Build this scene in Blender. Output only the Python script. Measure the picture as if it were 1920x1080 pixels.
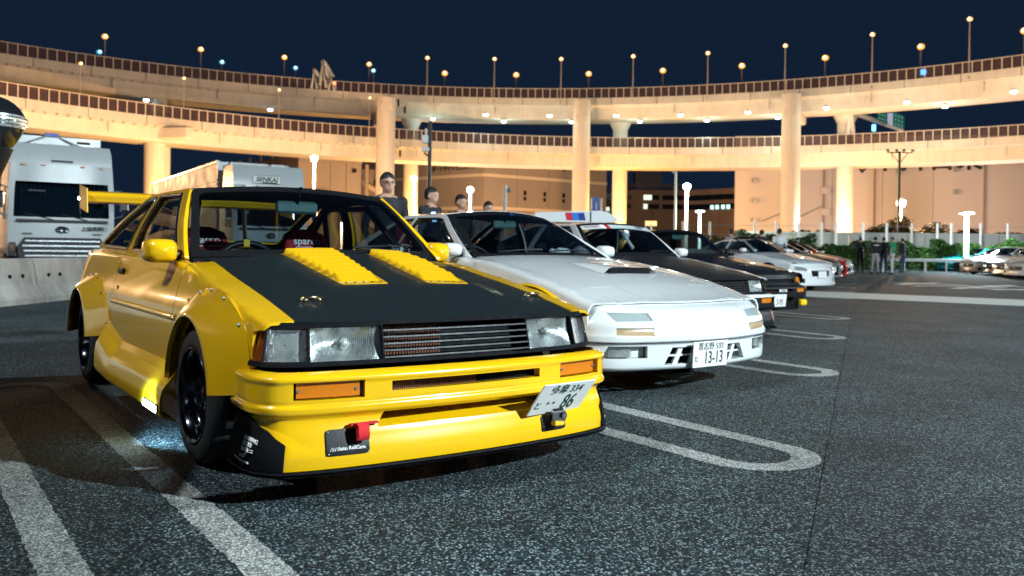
import bpy, bmesh, math, random
import numpy as np
from mathutils import Vector, Matrix
from mathutils.geometry import delaunay_2d_cdt
random.seed(7)
SC = bpy.context.scene
COL = SC.collection
for o in list(bpy.data.objects): bpy.data.objects.remove(o)
PI = math.pi
# ---------------------------------------------------------------- camera
CAM = Vector((3.585, -1.821, 0.913)); YAW = math.radians(144.14)
FW = Vector((math.cos(YAW), math.sin(YAW), 0)); RT = Vector((math.sin(YAW), -math.cos(YAW), 0)); UP = Vector((0, 0, 1))
cd = bpy.data.cameras.new('camera'); co = bpy.data.objects.new('camera', cd); COL.objects.link(co)
ROLL = 0.015
r2 = RT*math.cos(ROLL)+UP*math.sin(ROLL); u2 = UP*math.cos(ROLL)-RT*math.sin(ROLL)
co.matrix_world = Matrix(((r2.x, u2.x, -FW.x, CAM.x), (r2.y, u2.y, -FW.y, CAM.y), (r2.z, u2.z, -FW.z, CAM.z), (0, 0, 0, 1)))
cd.sensor_width = 36; cd.lens = 30.0; cd.shift_y = -(540-466.35)/1920
cd.clip_start = 0.05; cd.clip_end = 2000
cd.dof.use_dof = True; cd.dof.focus_distance = 3.6; cd.dof.aperture_fstop = 4.0
SC.camera = co
# ---------------------------------------------------------------- night sky, exposure
wd = bpy.data.worlds.new('World'); SC.world = wd; wd.use_nodes = True
nt = wd.node_tree; bg = nt.nodes['Background']
bg.inputs['Color'].default_value = (0.0056, 0.0135, 0.0315, 1); bg.inputs['Strength'].default_value = 1.0
SC.view_settings.view_transform = 'Standard'; SC.view_settings.look = 'None'
SC.view_settings.exposure = 0.0; SC.view_settings.gamma = 1.0
cy = SC.cycles
cy.use_denoising = True
cy.max_bounces = 7; cy.diffuse_bounces = 2; cy.glossy_bounces = 4; cy.transmission_bounces = 4; cy.transparent_max_bounces = 10
cy.sample_clamp_indirect = 4.0; cy.caustics_reflective = False; cy.caustics_refractive = False
cy.blur_glossy = 0.3
# ---------------------------------------------------------------- helpers
def P(px, depth, z=None, py=None):
    """a place seen at photo column px, `depth` metres ahead; z given, or read from photo row py"""
    X = (px-960)/1600*depth
    if z is None: z = CAM.z + (466.35+(px-960)*ROLL-py)/1600*depth
    p = CAM + FW*depth + RT*X
    return Vector((p.x, p.y, z))
def pchip(pts):
    pts = sorted(pts); xs = np.array([p[0] for p in pts], float); ys = np.array([p[1] for p in pts], float)
    h = np.diff(xs); d = np.diff(ys)/h; m = np.zeros(len(xs)); m[0] = d[0]; m[-1] = d[-1]
    for i in range(1, len(xs)-1):
        if d[i-1]*d[i] > 0:
            w1 = 2*h[i]+h[i-1]; w2 = h[i]+2*h[i-1]; m[i] = (w1+w2)/(w1/d[i-1]+w2/d[i])
    xs_, ys_, m_, h_ = xs.tolist(), ys.tolist(), m.tolist(), h.tolist()
    def f(x):
        if x <= xs_[0]: return ys_[0]+m_[0]*(x-xs_[0])*0.5
        if x >= xs_[-1]: return ys_[-1]+m_[-1]*(x-xs_[-1])*0.5
        i = 0
        while x > xs_[i+1]: i += 1
        t = (x-xs_[i])/h_[i]; t2 = t*t; t3 = t2*t
        return (2*t3-3*t2+1)*ys_[i]+(t3-2*t2+t)*h_[i]*m_[i]+(3*t2-2*t3)*ys_[i+1]+(t3-t2)*h_[i]*m_[i+1]
    return f
def tag(o, label=None, cat=None, group=None, kind=None):
    if label: o['label'] = label
    if cat: o['category'] = cat
    if group: o['group'] = group
    if kind: o['kind'] = kind
    return o
def empty(name, loc=(0, 0, 0), rz=0.0, label=None, cat=None, group=None):
    o = bpy.data.objects.new(name, None); o.empty_display_size = .2; COL.objects.link(o)
    o.location = loc; o.rotation_euler = (0, 0, rz)
    return tag(o, label, cat, group)
def addmesh(name, V, F, mat, parent=None, smooth=False, mats=None, fm=None, normals=None):
    me = bpy.data.meshes.new(name); me.from_pydata([tuple(v) for v in V], [], F)
    for m in (mats or [mat]): me.materials.append(m)
    if fm: me.polygons.foreach_set('material_index', fm)
    if smooth: me.polygons.foreach_set('use_smooth', [True]*len(me.polygons))
    me.update()
    if normals is not None: me.normals_split_custom_set_from_vertices(normals)
    o = bpy.data.objects.new(name, me); COL.objects.link(o); o.parent = parent
    return o
def inst(src, parent=None, name=None, loc=None, rot=None, scale=None):
    o = bpy.data.objects.new(name or src.name.split('.')[0], src.data); COL.objects.link(o); o.parent = parent
    if loc is not None: o.location = loc
    if rot is not None: o.rotation_euler = rot
    if scale is not None: o.scale = scale
    return o
def copy_tree(o, parent=None):
    c = o.copy(); COL.objects.link(c); c.parent = parent
    for ch in o.children: copy_tree(ch, c)
    return c
def frame_from(d):
    d = Vector(d).normalized(); a = Vector((0, 0, 1)) if abs(d.z) < .95 else Vector((1, 0, 0))
    x = a.cross(d).normalized(); return x, d.cross(x), d
class B:
    """collects plain shapes, then links them as one mesh"""
    def __init__(s): s.V = []; s.F = []; s.S = []
    def add(s, V, F, sm=False):
        b = len(s.V); s.V += [Vector(v) for v in V]; s.F += [[b+i for i in f] for f in F]; s.S += [sm]*len(F); return s
    def box(s, c, d, rz=0.0, bev=0.0, M=None):
        x, y, z = d[0]/2, d[1]/2, d[2]/2
        if bev:
            b = min(bev, x*.9, y*.9, z*.9); V = []
            for k, zz in ((0, -z), (1, -z+b), (1, z-b), (0, z)):
                ins = b if k == 0 else 0
                X, Y = x-ins, y-ins; bb = b*.6 if k else b*.3
                V += [(X-bb, -Y, zz), (X, -Y+bb, zz), (X, Y-bb, zz), (X-bb, Y, zz), (-X+bb, Y, zz), (-X, Y-bb, zz), (-X, -Y+bb, zz), (-X+bb, -Y, zz)]
            F = [[7, 6, 5, 4, 3, 2, 1, 0], [24, 25, 26, 27, 28, 29, 30, 31]]
            for k in range(3):
                for i in range(8): j = (i+1) % 8; F.append([k*8+i, k*8+j, k*8+8+j, k*8+8+i])
        else:
            V = [(-x, -y, -z), (x, -y, -z), (x, y, -z), (-x, y, -z), (-x, -y, z), (x, -y, z), (x, y, z), (-x, y, z)]
            F = [[3, 2, 1, 0], [4, 5, 6, 7], [0, 1, 5, 4], [1, 2, 6, 5], [2, 3, 7, 6], [3, 0, 4, 7]]
        m = M if M is not None else Matrix.Rotation(rz, 3, 'Z')
        return s.add([m @ Vector(v)+Vector(c) for v in V], F)
    def cyl(s, a, b, r0, r1=None, n=12, caps=True, sm=True):
        a = Vector(a); b = Vector(b); r1 = r0 if r1 is None else r1; x, y, d = frame_from(b-a); V = []
        for p, r in ((a, r0), (b, r1)):
            V += [p+(x*math.cos(2*PI*i/n)+y*math.sin(2*PI*i/n))*r for i in range(n)]
        s.add(V, [[i, (i+1) % n, n+(i+1) % n, n+i] for i in range(n)], sm)
        if caps: s.add(V, [list(range(n))[::-1], list(range(n, 2*n))])
        return s
    def tube(s, pts, r, n=8, closed=False, caps=True):
        pts = [Vector(p) for p in pts]; m = len(pts); V = []; px = None
        for i, p in enumerate(pts):
            if closed: d = pts[(i+1) % m]-pts[i-1]
            else: d = pts[min(i+1, m-1)]-pts[max(i-1, 0)]
            d.normalize()
            if px is None: x, y, _ = frame_from(d)
            else:
                x = (px-d*px.dot(d)).normalized(); y = d.cross(x)
            px = x; rr = r[i] if isinstance(r, (list, tuple)) else r
            V += [p+(x*math.cos(2*PI*k/n)+y*math.sin(2*PI*k/n))*rr for k in range(n)]
        F = []
        for i in range(m if closed else m-1):
            a = i*n; b = ((i+1) % m)*n
            F += [[a+k, a+(k+1) % n, b+(k+1) % n, b+k] for k in range(n)]
        s.add(V, F, True)
        if caps and not closed: s.add(V, [list(range(n))[::-1], list(range((m-1)*n, m*n))])
        return s
    def lathe(s, prof, o=(0, 0, 0), axis='Z', n=32, M=None, sm=True):
        V = []; o = Vector(o)
        for r, h in prof:
            for i in range(n):
                a = 2*PI*i/n; c, q = r*math.cos(a), r*math.sin(a)
                v = {'Z': (c, q, h), 'Y': (c, h, -q), 'X': (h, c, q)}[axis]
                v = Vector(v); V.append((M @ v if M is not None else v)+o)
        F = []
        for k in range(len(prof)-1):
            for i in range(n): j = (i+1) % n; F.append([k*n+i, k*n+j, k*n+n+j, k*n+n+i])
        return s.add(V, F, sm)
    def prism(s, poly, fa, fb):
        """poly of 2d points, fa / fb map a point to the two faces"""
        n = len(poly); V = [fa(*p) for p in poly]+[fb(*p) for p in poly]
        return s.add(V, [list(range(n))[::-1], list(range(n, 2*n))]+[[i, (i+1) % n, n+(i+1) % n, n+i] for i in range(n)])
    def ball(s, c, r, n=10, m=7):
        c = Vector(c); r = Vector(r) if hasattr(r, '__len__') else Vector((r, r, r)); V = []
        for j in range(m+1):
            t = PI*j/m
            V += [c+Vector((r.x*math.sin(t)*math.cos(2*PI*i/n), r.y*math.sin(t)*math.sin(2*PI*i/n), r.z*math.cos(t))) for i in range(n)]
        return s.add(V, [[j*n+i, j*n+n+i, j*n+n+(i+1) % n, j*n+(i+1) % n] for j in range(m) for i in range(n)], True)
    def grid(s, fn, us, vs, sm=True):
        V = [fn(u, v) for v in vs for u in us]; n = len(us)
        return s.add(V, [[j*n+i, j*n+i+1, j*n+n+i+1, j*n+n+i] for j in range(len(vs)-1) for i in range(n-1)], sm)
    def build(s, name, mat, parent=None, mats=None, fm=None):
        o = addmesh(name, s.V, s.F, mat, parent, mats=mats, fm=fm)
        o.data.polygons.foreach_set('use_smooth', s.S); return o
def lin(a, b, n): return [a+(b-a)*i/(n-1) for i in range(n)]
def inpoly(poly, X, Y):
    ins = np.zeros(len(X), bool); n = len(poly); j = n-1
    for i in range(n):
        xi, yi = poly[i]; xj, yj = poly[j]
        if yi != yj:
            c = ((yi > Y) != (yj > Y)) & (X < (xj-xi)*(Y-yi)/(yj-yi)+xi); ins ^= c
        j = i
    return ins
def resamp(poly, step):
    out = []; n = len(poly)
    for i in range(n):
        a, b = poly[i], poly[(i+1) % n]; L = math.hypot(b[0]-a[0], b[1]-a[1])
        if L < 1e-5: continue
        k = max(1, math.ceil(L/step)); out += [(a[0]+(b[0]-a[0])*j/k, a[1]+(b[1]-a[1])*j/k) for j in range(k)]
    return out
def panel(name, outer, fn, mat, parent=None, holes=(), step=.06, flange=.012, sgn=1, off=0.0):
    """a curved sheet: outline and holes in (u,v), fn maps (u,v) to a point; edges are turned inwards by flange"""
    loops = [resamp(outer, step)]+[resamp(h, step) for h in holes]
    pts = []; edges = []; rng = []
    for lp in loops:
        b = len(pts); n = len(lp); pts += lp; edges += [(b+i, b+(i+1) % n) for i in range(n)]; rng.append((b, n))
    A = np.array(pts); lo = A.min(0); hi = A.max(0)
    gx = np.arange(lo[0]+step*.5, hi[0], step); gy = np.arange(lo[1]+step*.5, hi[1], step)
    if len(gx) and len(gy):
        X, Y = [a.ravel() for a in np.meshgrid(gx, gy)]
        ok = inpoly(loops[0], X, Y)
        for h in loops[1:]: ok &= ~inpoly(h, X, Y)
        X, Y = X[ok], Y[ok]
        if len(X):
            D = ((X[:, None]-A[None, :, 0])**2+(Y[:, None]-A[None, :, 1])**2).min(1); k = D > (step*.45)**2
            pts = pts+list(zip(X[k].tolist(), Y[k].tolist()))
    vs, _, fs, _, _, _ = delaunay_2d_cdt([Vector(p) for p in pts], edges, [], 0, 1e-6)
    C = np.array([[(vs[f[0]].x+vs[f[1]].x+vs[f[2]].x)/3, (vs[f[0]].y+vs[f[1]].y+vs[f[2]].y)/3] for f in fs])
    ok = inpoly(loops[0], C[:, 0], C[:, 1])
    for h in loops[1:]: ok &= ~inpoly(h, C[:, 0], C[:, 1])
    e = 2e-3
    def full(u, v):
        n = (fn(u+e, v)-fn(u-e, v)).cross(fn(u, v+e)-fn(u, v-e)); n = (n.normalized() if n.length > 1e-12 else Vector((0, 0, 1)))*sgn
        return fn(u, v)+n*off, n
    V = []; N = []
    for v in vs:
        p, n = full(v.x, v.y); V.append(p); N.append(n)
    F = []
    for f, k in zip(fs, ok):
        if not k: continue
        f = list(f)
        a = (vs[f[1]]-vs[f[0]]); b = (vs[f[2]]-vs[f[0]]); cr = a.x*b.y-a.y*b.x
        if abs(cr) < 1e-10: continue
        if cr*sgn < 0: f.reverse()
        F.append(f)
    if flange:
        for li, lp in enumerate(loops):
            b = len(V); n = len(lp)
            for u, v in lp:
                p, nn = full(u, v); V.append(p); V.append(p-nn*flange); N += [Vector((0, 0, 0))]*2
            ar = sum(lp[i][0]*lp[(i+1) % n][1]-lp[(i+1) % n][0]*lp[i][1] for i in range(n))
            fl = (ar*sgn > 0) != (li > 0)
            for i in range(n):
                j = (i+1) % n; q = [b+2*i, b+2*i+1, b+2*j+1, b+2*j]
                F.append(q if fl else q[::-1])
    me = bpy.data.meshes.new(name); me.from_pydata([tuple(v) for v in V], [], F); me.materials.append(mat)
    me.polygons.foreach_set('use_smooth', [len(p.vertices) == 3 for p in me.polygons]); me.update()
    me.normals_split_custom_set_from_vertices([tuple(n) for n in N])
    o = bpy.data.objects.new(name, me); COL.objects.link(o); o.parent = parent
    return o
def text(s, size, mat, parent, loc, right, up, ext=.0006, align='CENTER', name='lettering', shear=0.0, sx=1.0, bold=0.0):
    c = bpy.data.curves.new('t', 'FONT'); c.body = s; c.size = size; c.extrude = ext; c.align_x = align; c.align_y = 'CENTER'; c.shear = shear
    c.resolution_u = 3; c.offset = bold*size
    t = bpy.data.objects.new('t', c); COL.objects.link(t)
    me = bpy.data.meshes.new_from_object(t.evaluated_get(bpy.context.evaluated_depsgraph_get()))
    bpy.data.objects.remove(t); bpy.data.curves.remove(c)
    r = Vector(right).normalized(); u = Vector(up); u = (u-r*u.dot(r)).normalized(); n = r.cross(u); l = Vector(loc)
    me.transform(Matrix(((r.x*sx, u.x, n.x, l.x), (r.y*sx, u.y, n.y, l.y), (r.z*sx, u.z, n.z, l.z), (0, 0, 0, 1))))
    me.materials.clear(); me.materials.append(mat); me.name = name
    o = bpy.data.objects.new(name, me); COL.objects.link(o); o.parent = parent
    return o
# ---------------------------------------------------------------- materials
def mk(name):
    m = bpy.data.materials.new(name); m.use_nodes = True; t = m.node_tree; return m, t, t.nodes['Principled BSDF']
def L(t, a, b): t.links.new(a, b)
def mat(name, col, rough=.5, metal=0.0, coat=0.0, var=.12, vs=6.0, bump=0.0, bs=40.0, emit=0.0, ecol=None, spec=.5, rvar=.15, coat_r=.04):
    m, t, b = mk(name); c = (*col, 1)
    b.inputs['Base Color'].default_value = c; b.inputs['Roughness'].default_value = rough; b.inputs['Metallic'].default_value = metal
    b.inputs['Coat Weight'].default_value = coat; b.inputs['Coat Roughness'].default_value = coat_r; b.inputs['Specular IOR Level'].default_value = spec
    tc = t.nodes.new('ShaderNodeTexCoord')
    if var or rvar:
        n = t.nodes.new('ShaderNodeTexNoise'); n.inputs['Scale'].default_value = vs; n.inputs['Detail'].default_value = 5
        L(t, tc.outputs['Object'], n.inputs['Vector'])
        if var:
            r = t.nodes.new('ShaderNodeMix'); r.data_type = 'RGBA'
            r.inputs[6].default_value = (*[x*(1-var) for x in col], 1); r.inputs[7].default_value = (*[min(1, x*(1+var)) for x in col], 1)
            L(t, n.outputs['Fac'], r.inputs[0]); L(t, r.outputs[2], b.inputs['Base Color'])
        if rvar:
            q = t.nodes.new('ShaderNodeMapRange'); q.inputs['From Min'].default_value = .3; q.inputs['From Max'].default_value = .7
            q.inputs['To Min'].default_value = rough*(1-rvar); q.inputs['To Max'].default_value = min(1, rough*(1+rvar))
            L(t, n.outputs['Fac'], q.inputs['Value']); L(t, q.outputs['Result'], b.inputs['Roughness'])
    if bump:
        n2 = t.nodes.new('ShaderNodeTexNoise'); n2.inputs['Scale'].default_value = bs; n2.inputs['Detail'].default_value = 4
        L(t, tc.outputs['Object'], n2.inputs['Vector'])
        bp = t.nodes.new('ShaderNodeBump'); bp.inputs['Strength'].default_value = bump; bp.inputs['Distance'].default_value = .01
        L(t, n2.outputs['Fac'], bp.inputs['Height']); L(t, bp.outputs['Normal'], b.inputs['Normal'])
    if emit:
        b.inputs['Emission Color'].default_value = (*(ecol or col), 1); b.inputs['Emission Strength'].default_value = emit
    return m
def glass(name, tint=(.8, .9, .9), rough=.0, ior=1.45, boost=0.0):
    m = bpy.data.materials.new(name); m.use_nodes = True; t = m.node_tree; t.nodes.clear()
    o = t.nodes.new('ShaderNodeOutputMaterial'); mx = t.nodes.new('ShaderNodeMixShader'); lw = t.nodes.new('ShaderNodeLayerWeight'); lw.inputs['Blend'].default_value = .5; pw = t.nodes.new('ShaderNodeMath'); pw.operation = 'POWER'; pw.inputs[1].default_value = 4.0; f0 = ((ior-1)/(ior+1))**2; f = t.nodes.new('ShaderNodeMath'); f.operation = 'MULTIPLY_ADD'; f.inputs[1].default_value = 1-f0; f.inputs[2].default_value = f0; L(t, lw.outputs['Facing'], pw.inputs[0]); L(t, pw.outputs[0], f.inputs[0])
    tr = t.nodes.new('ShaderNodeBsdfTransparent'); tr.inputs['Color'].default_value = (*tint, 1)
    g = t.nodes.new('ShaderNodeBsdfGlossy'); g.inputs['Roughness'].default_value = rough
    ad = t.nodes.new('ShaderNodeMath'); ad.operation = 'ADD'; ad.use_clamp = True; ad.inputs[1].default_value = boost
    n = t.nodes.new('ShaderNodeTexNoise'); n.inputs['Scale'].default_value = 3.0
    bp = t.nodes.new('ShaderNodeBump'); bp.inputs['Strength'].default_value = .02; bp.inputs['Distance'].default_value = .01
    L(t, n.outputs['Fac'], bp.inputs['Height']); L(t, bp.outputs['Normal'], g.inputs['Normal'])
    L(t, f.outputs[0], ad.inputs[0]); L(t, ad.outputs[0], mx.inputs[0]); L(t, tr.outputs[0], mx.inputs[1]); L(t, g.outputs[0], mx.inputs[2]); L(t, mx.outputs[0], o.inputs[0])
    return m
def ribbed(name, tint=(.93, .97, .97), scale=260.0):
    """lamp lens: clear, moulded with upright ribs"""
    m = bpy.data.materials.new(name); m.use_nodes = True; t = m.node_tree; t.nodes.clear()
    o = t.nodes.new('ShaderNodeOutputMaterial'); mx = t.nodes.new('ShaderNodeMixShader'); lw = t.nodes.new('ShaderNodeLayerWeight'); lw.inputs['Blend'].default_value = .5; pw = t.nodes.new('ShaderNodeMath'); pw.operation = 'POWER'; pw.inputs[1].default_value = 4.0; f = t.nodes.new('ShaderNodeMath'); f.operation = 'MULTIPLY_ADD'; f.inputs[1].default_value = .92; f.inputs[2].default_value = .08; L(t, lw.outputs['Facing'], pw.inputs[0]); L(t, pw.outputs[0], f.inputs[0])
    tr = t.nodes.new('ShaderNodeBsdfTransparent'); tr.inputs['Color'].default_value = (*tint, 1); g_ = t.nodes.new('ShaderNodeBsdfGlossy'); g_.inputs['Roughness'].default_value = .05
    tc = t.nodes.new('ShaderNodeTexCoord'); w = t.nodes.new('ShaderNodeTexWave'); w.bands_direction = 'Y'; w.inputs['Scale'].default_value = scale/6.28; w.inputs['Distortion'].default_value = 1.5; w.inputs['Detail'].default_value = 1
    bp = t.nodes.new('ShaderNodeBump'); bp.inputs['Strength'].default_value = .9; bp.inputs['Distance'].default_value = .006
    L(t, tc.outputs['Object'], w.inputs['Vector']); L(t, w.outputs['Fac'], bp.inputs['Height']); L(t, bp.outputs['Normal'], g_.inputs['Normal']); L(t, bp.outputs['Normal'], lw.inputs['Normal'])
    L(t, f.outputs[0], mx.inputs[0]); L(t, tr.outputs[0], mx.inputs[1]); L(t, g_.outputs[0], mx.inputs[2]); L(t, mx.outputs[0], o.inputs[0])
    return m
def glow(name, col, e):
    m, t, b = mk(name); b.inputs['Base Color'].default_value = (.8, .8, .8, 1); b.inputs['Emission Color'].default_value = (*col, 1); b.inputs['Emission Strength'].default_value = e
    return m
KEYW = 33000    # watts of the floodlight behind the camera
SIDEW = 5600    # watts of the tall floodlight left of the view
def srgb(r, g, b): return tuple(((c/255)/12.92 if c/255 <= .04045 else ((c/255+.055)/1.055)**2.4) for c in (r, g, b))
M = {}
M['yellow'] = mat('yellow_paint', (.83, .47, .004), .22, coat=1, var=.03, vs=3)
M['white'] = mat('white_paint', (.69, .72, .725), .25, coat=1, var=.02, vs=3)
M['black'] = mat('black_paint', (.008, .009, .011), .25, coat=1, var=.1, vs=3)
M['plastic'] = mat('black_plastic', (.007, .008, .010), .42, var=.25, vs=30, bump=.1, bs=200, spec=.3)
M['matte'] = mat('matte_black', (.004, .005, .007), .8, var=.3, vs=20, spec=.12)
M['rubber'] = mat('tyre_rubber', (.011, .012, .014), .62, var=.3, vs=18, bump=.2, bs=120)
M['chrome'] = mat('chrome', (.78, .79, .8), .08, metal=1, var=.03, vs=20)
M['alloy'] = mat('alloy', (.55, .56, .58), .25, metal=1, var=.08, vs=20)
M['darkalloy'] = mat('dark_alloy', (.05, .05, .055), .3, metal=1, var=.1)
M['red'] = mat('red_cloth', (.42, .012, .02), .8, var=.2, vs=60, bump=.3, bs=300)
M['redpaint'] = mat('red_paint', (.5, .01, .012), .25, coat=1, var=.04)
M['silver'] = mat('silver_paint', (.45, .47, .49), .3, metal=.6, coat=1, var=.04)
M['teal'] = mat('teal_paint', (.01, .30, .32), .25, coat=1, var=.04)
M['blue'] = mat('blue_paint', (.008, .018, .10), .25, coat=1, var=.04)
M['navy'] = mat('navy_paint', (.006, .010, .022), .25, coat=1, var=.04)
M['interior'] = mat('interior_cloth', (.014, .015, .018), .85, var=.2, vs=40)
M['letter'] = mat('white_lettering', (.8, .8, .8), .6, var=.05)
M['dletter'] = mat('dark_lettering', (.01, .012, .012), .6, var=.05)
M['gletter'] = mat('green_lettering', (.004, .055, .035), .6, var=.05)
M['bletter'] = mat('black_sign_letters', (.012, .012, .013), .6, var=.05)
M['yletter'] = mat('yellow_lettering', (.8, .5, .02), .6, var=.05)
M['plate'] = mat('plate_white', (.72, .73, .72), .45, var=.05, vs=12)
M['amber'] = mat('amber_lens', (.60, .17, .004), .2, coat=1, var=.25, vs=150, bump=.15, bs=180)
M['paleamber'] = mat('smoked_lens', (.42, .30, .17), .2, coat=1, var=.1, vs=50)
M['darkamber'] = mat('dark_amber_lens', (.20, .045, .006), .15, coat=1, var=.1)
M['greylens'] = mat('grey_lens', (.30, .36, .36), .15, coat=1, var=.1, vs=50)
M['reflector'] = mat('reflector', (.78, .82, .82), .30, metal=.75, var=.3, vs=60, bump=.25, bs=90)
M['lens'] = ribbed('lamp_lens')
M['mirrorback'] = mat('grey_green_plastic', (.10, .19, .18), .4, var=.1)
M['headbulb'] = mat('lamp_bulb', (.8, .82, .82), .3, metal=.3, var=.1)
M['glass'] = glass('car_glass', (.47, .55, .58))
M['tint'] = glass('tinted_glass', (.30, .36, .40), ior=1.6, boost=.05)
M['mirror'] = mat('mirror', (.85, .9, .92), .02, metal=1, var=0, rvar=0)
M['tan'] = mat('gold_catch', (.75, .6, .35), .15, metal=1, var=.1)
M['strap'] = mat('tow_strap', (.62, .012, .02), .8, var=.2, vs=80, bump=.4, bs=400)
M['concrete'] = mat('viaduct_concrete', (.56, .53, .50), .85, var=.14, vs=.35, bump=.1, bs=3)
def streaks(m, amt=.28, sx=.9, sz=.05):
    t = m.node_tree; b = t.nodes['Principled BSDF']; src = b.inputs['Base Color'].links[0].from_socket
    tc = t.nodes.new('ShaderNodeTexCoord'); mp = t.nodes.new('ShaderNodeMapping'); mp.inputs['Scale'].default_value = (sx, sx, sz); n = t.nodes.new('ShaderNodeTexNoise'); n.inputs['Scale'].default_value = 1; n.inputs['Detail'].default_value = 6; n.inputs['Roughness'].default_value = .7
    r = t.nodes.new('ShaderNodeMapRange'); r.inputs['From Min'].default_value = .42; r.inputs['From Max'].default_value = .68; r.inputs['To Min'].default_value = 1; r.inputs['To Max'].default_value = 1-amt
    v = t.nodes.new('ShaderNodeVectorMath'); v.operation = 'SCALE'
    L(t, tc.outputs['Object'], mp.inputs['Vector']); L(t, mp.outputs[0], n.inputs['Vector']); L(t, n.outputs['Fac'], r.inputs['Value']); L(t, src, v.inputs[0]); L(t, r.outputs[0], v.inputs['Scale']); L(t, v.outputs[0], b.inputs['Base Color'])
streaks(M['concrete'], .15)
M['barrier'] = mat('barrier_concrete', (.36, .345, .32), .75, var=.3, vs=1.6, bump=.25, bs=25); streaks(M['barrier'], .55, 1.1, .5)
M['steelgrey'] = mat('galvanised_steel', (.35, .36, .37), .5, metal=.4, var=.15)
M['poledark'] = mat('dark_pole_paint', (.01, .012, .016), .5, var=.1)
M['fencepost'] = mat('fence_white', (.62, .63, .64), .5, var=.1)
M['screen'] = mat('fence_screen', (.060, .032, .036), .7, var=.2, vs=1); M['screen'].node_tree.nodes['Principled BSDF'].inputs['Alpha'].default_value = .55
M['truckwhite'] = mat('truck_white', (.50, .55, .56), .3, coat=.6, var=.08, vs=1.5)
M['alu'] = mat('aluminium_siding', (.30, .31, .33), .45, metal=.5, var=.15, vs=2)
M['skin'] = mat('skin', (.46, .27, .19), .55, var=.08, vs=20)
M['hair'] = mat('hair', (.008, .007, .007), .6, var=.3, vs=80)
# carbon weave
m, t, b = mk('carbon_fibre'); M['carbon'] = m
b.inputs['Roughness'].default_value = .5; b.inputs['Coat Weight'].default_value = .3; b.inputs['Coat Roughness'].default_value = .16; b.inputs['Specular IOR Level'].default_value = .25
tc = t.nodes.new('ShaderNodeTexCoord'); ck = t.nodes.new('ShaderNodeTexChecker'); ck.inputs['Scale'].default_value = 170
ck.inputs['Color1'].default_value = (.003, .006, .007, 1); ck.inputs['Color2'].default_value = (.013, .021, .023, 1)
nz = t.nodes.new('ShaderNodeTexNoise'); nz.inputs['Scale'].default_value = 300; bp = t.nodes.new('ShaderNodeBump'); bp.inputs['Strength'].default_value = .25; bp.inputs['Distance'].default_value = .002
L(t, tc.outputs['Object'], ck.inputs['Vector']); L(t, ck.outputs['Color'], b.inputs['Base Color']); L(t, tc.outputs['Object'], nz.inputs['Vector']); L(t, nz.outputs['Fac'], bp.inputs['Height']); L(t, bp.outputs['Normal'], b.inputs['Normal'])
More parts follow.
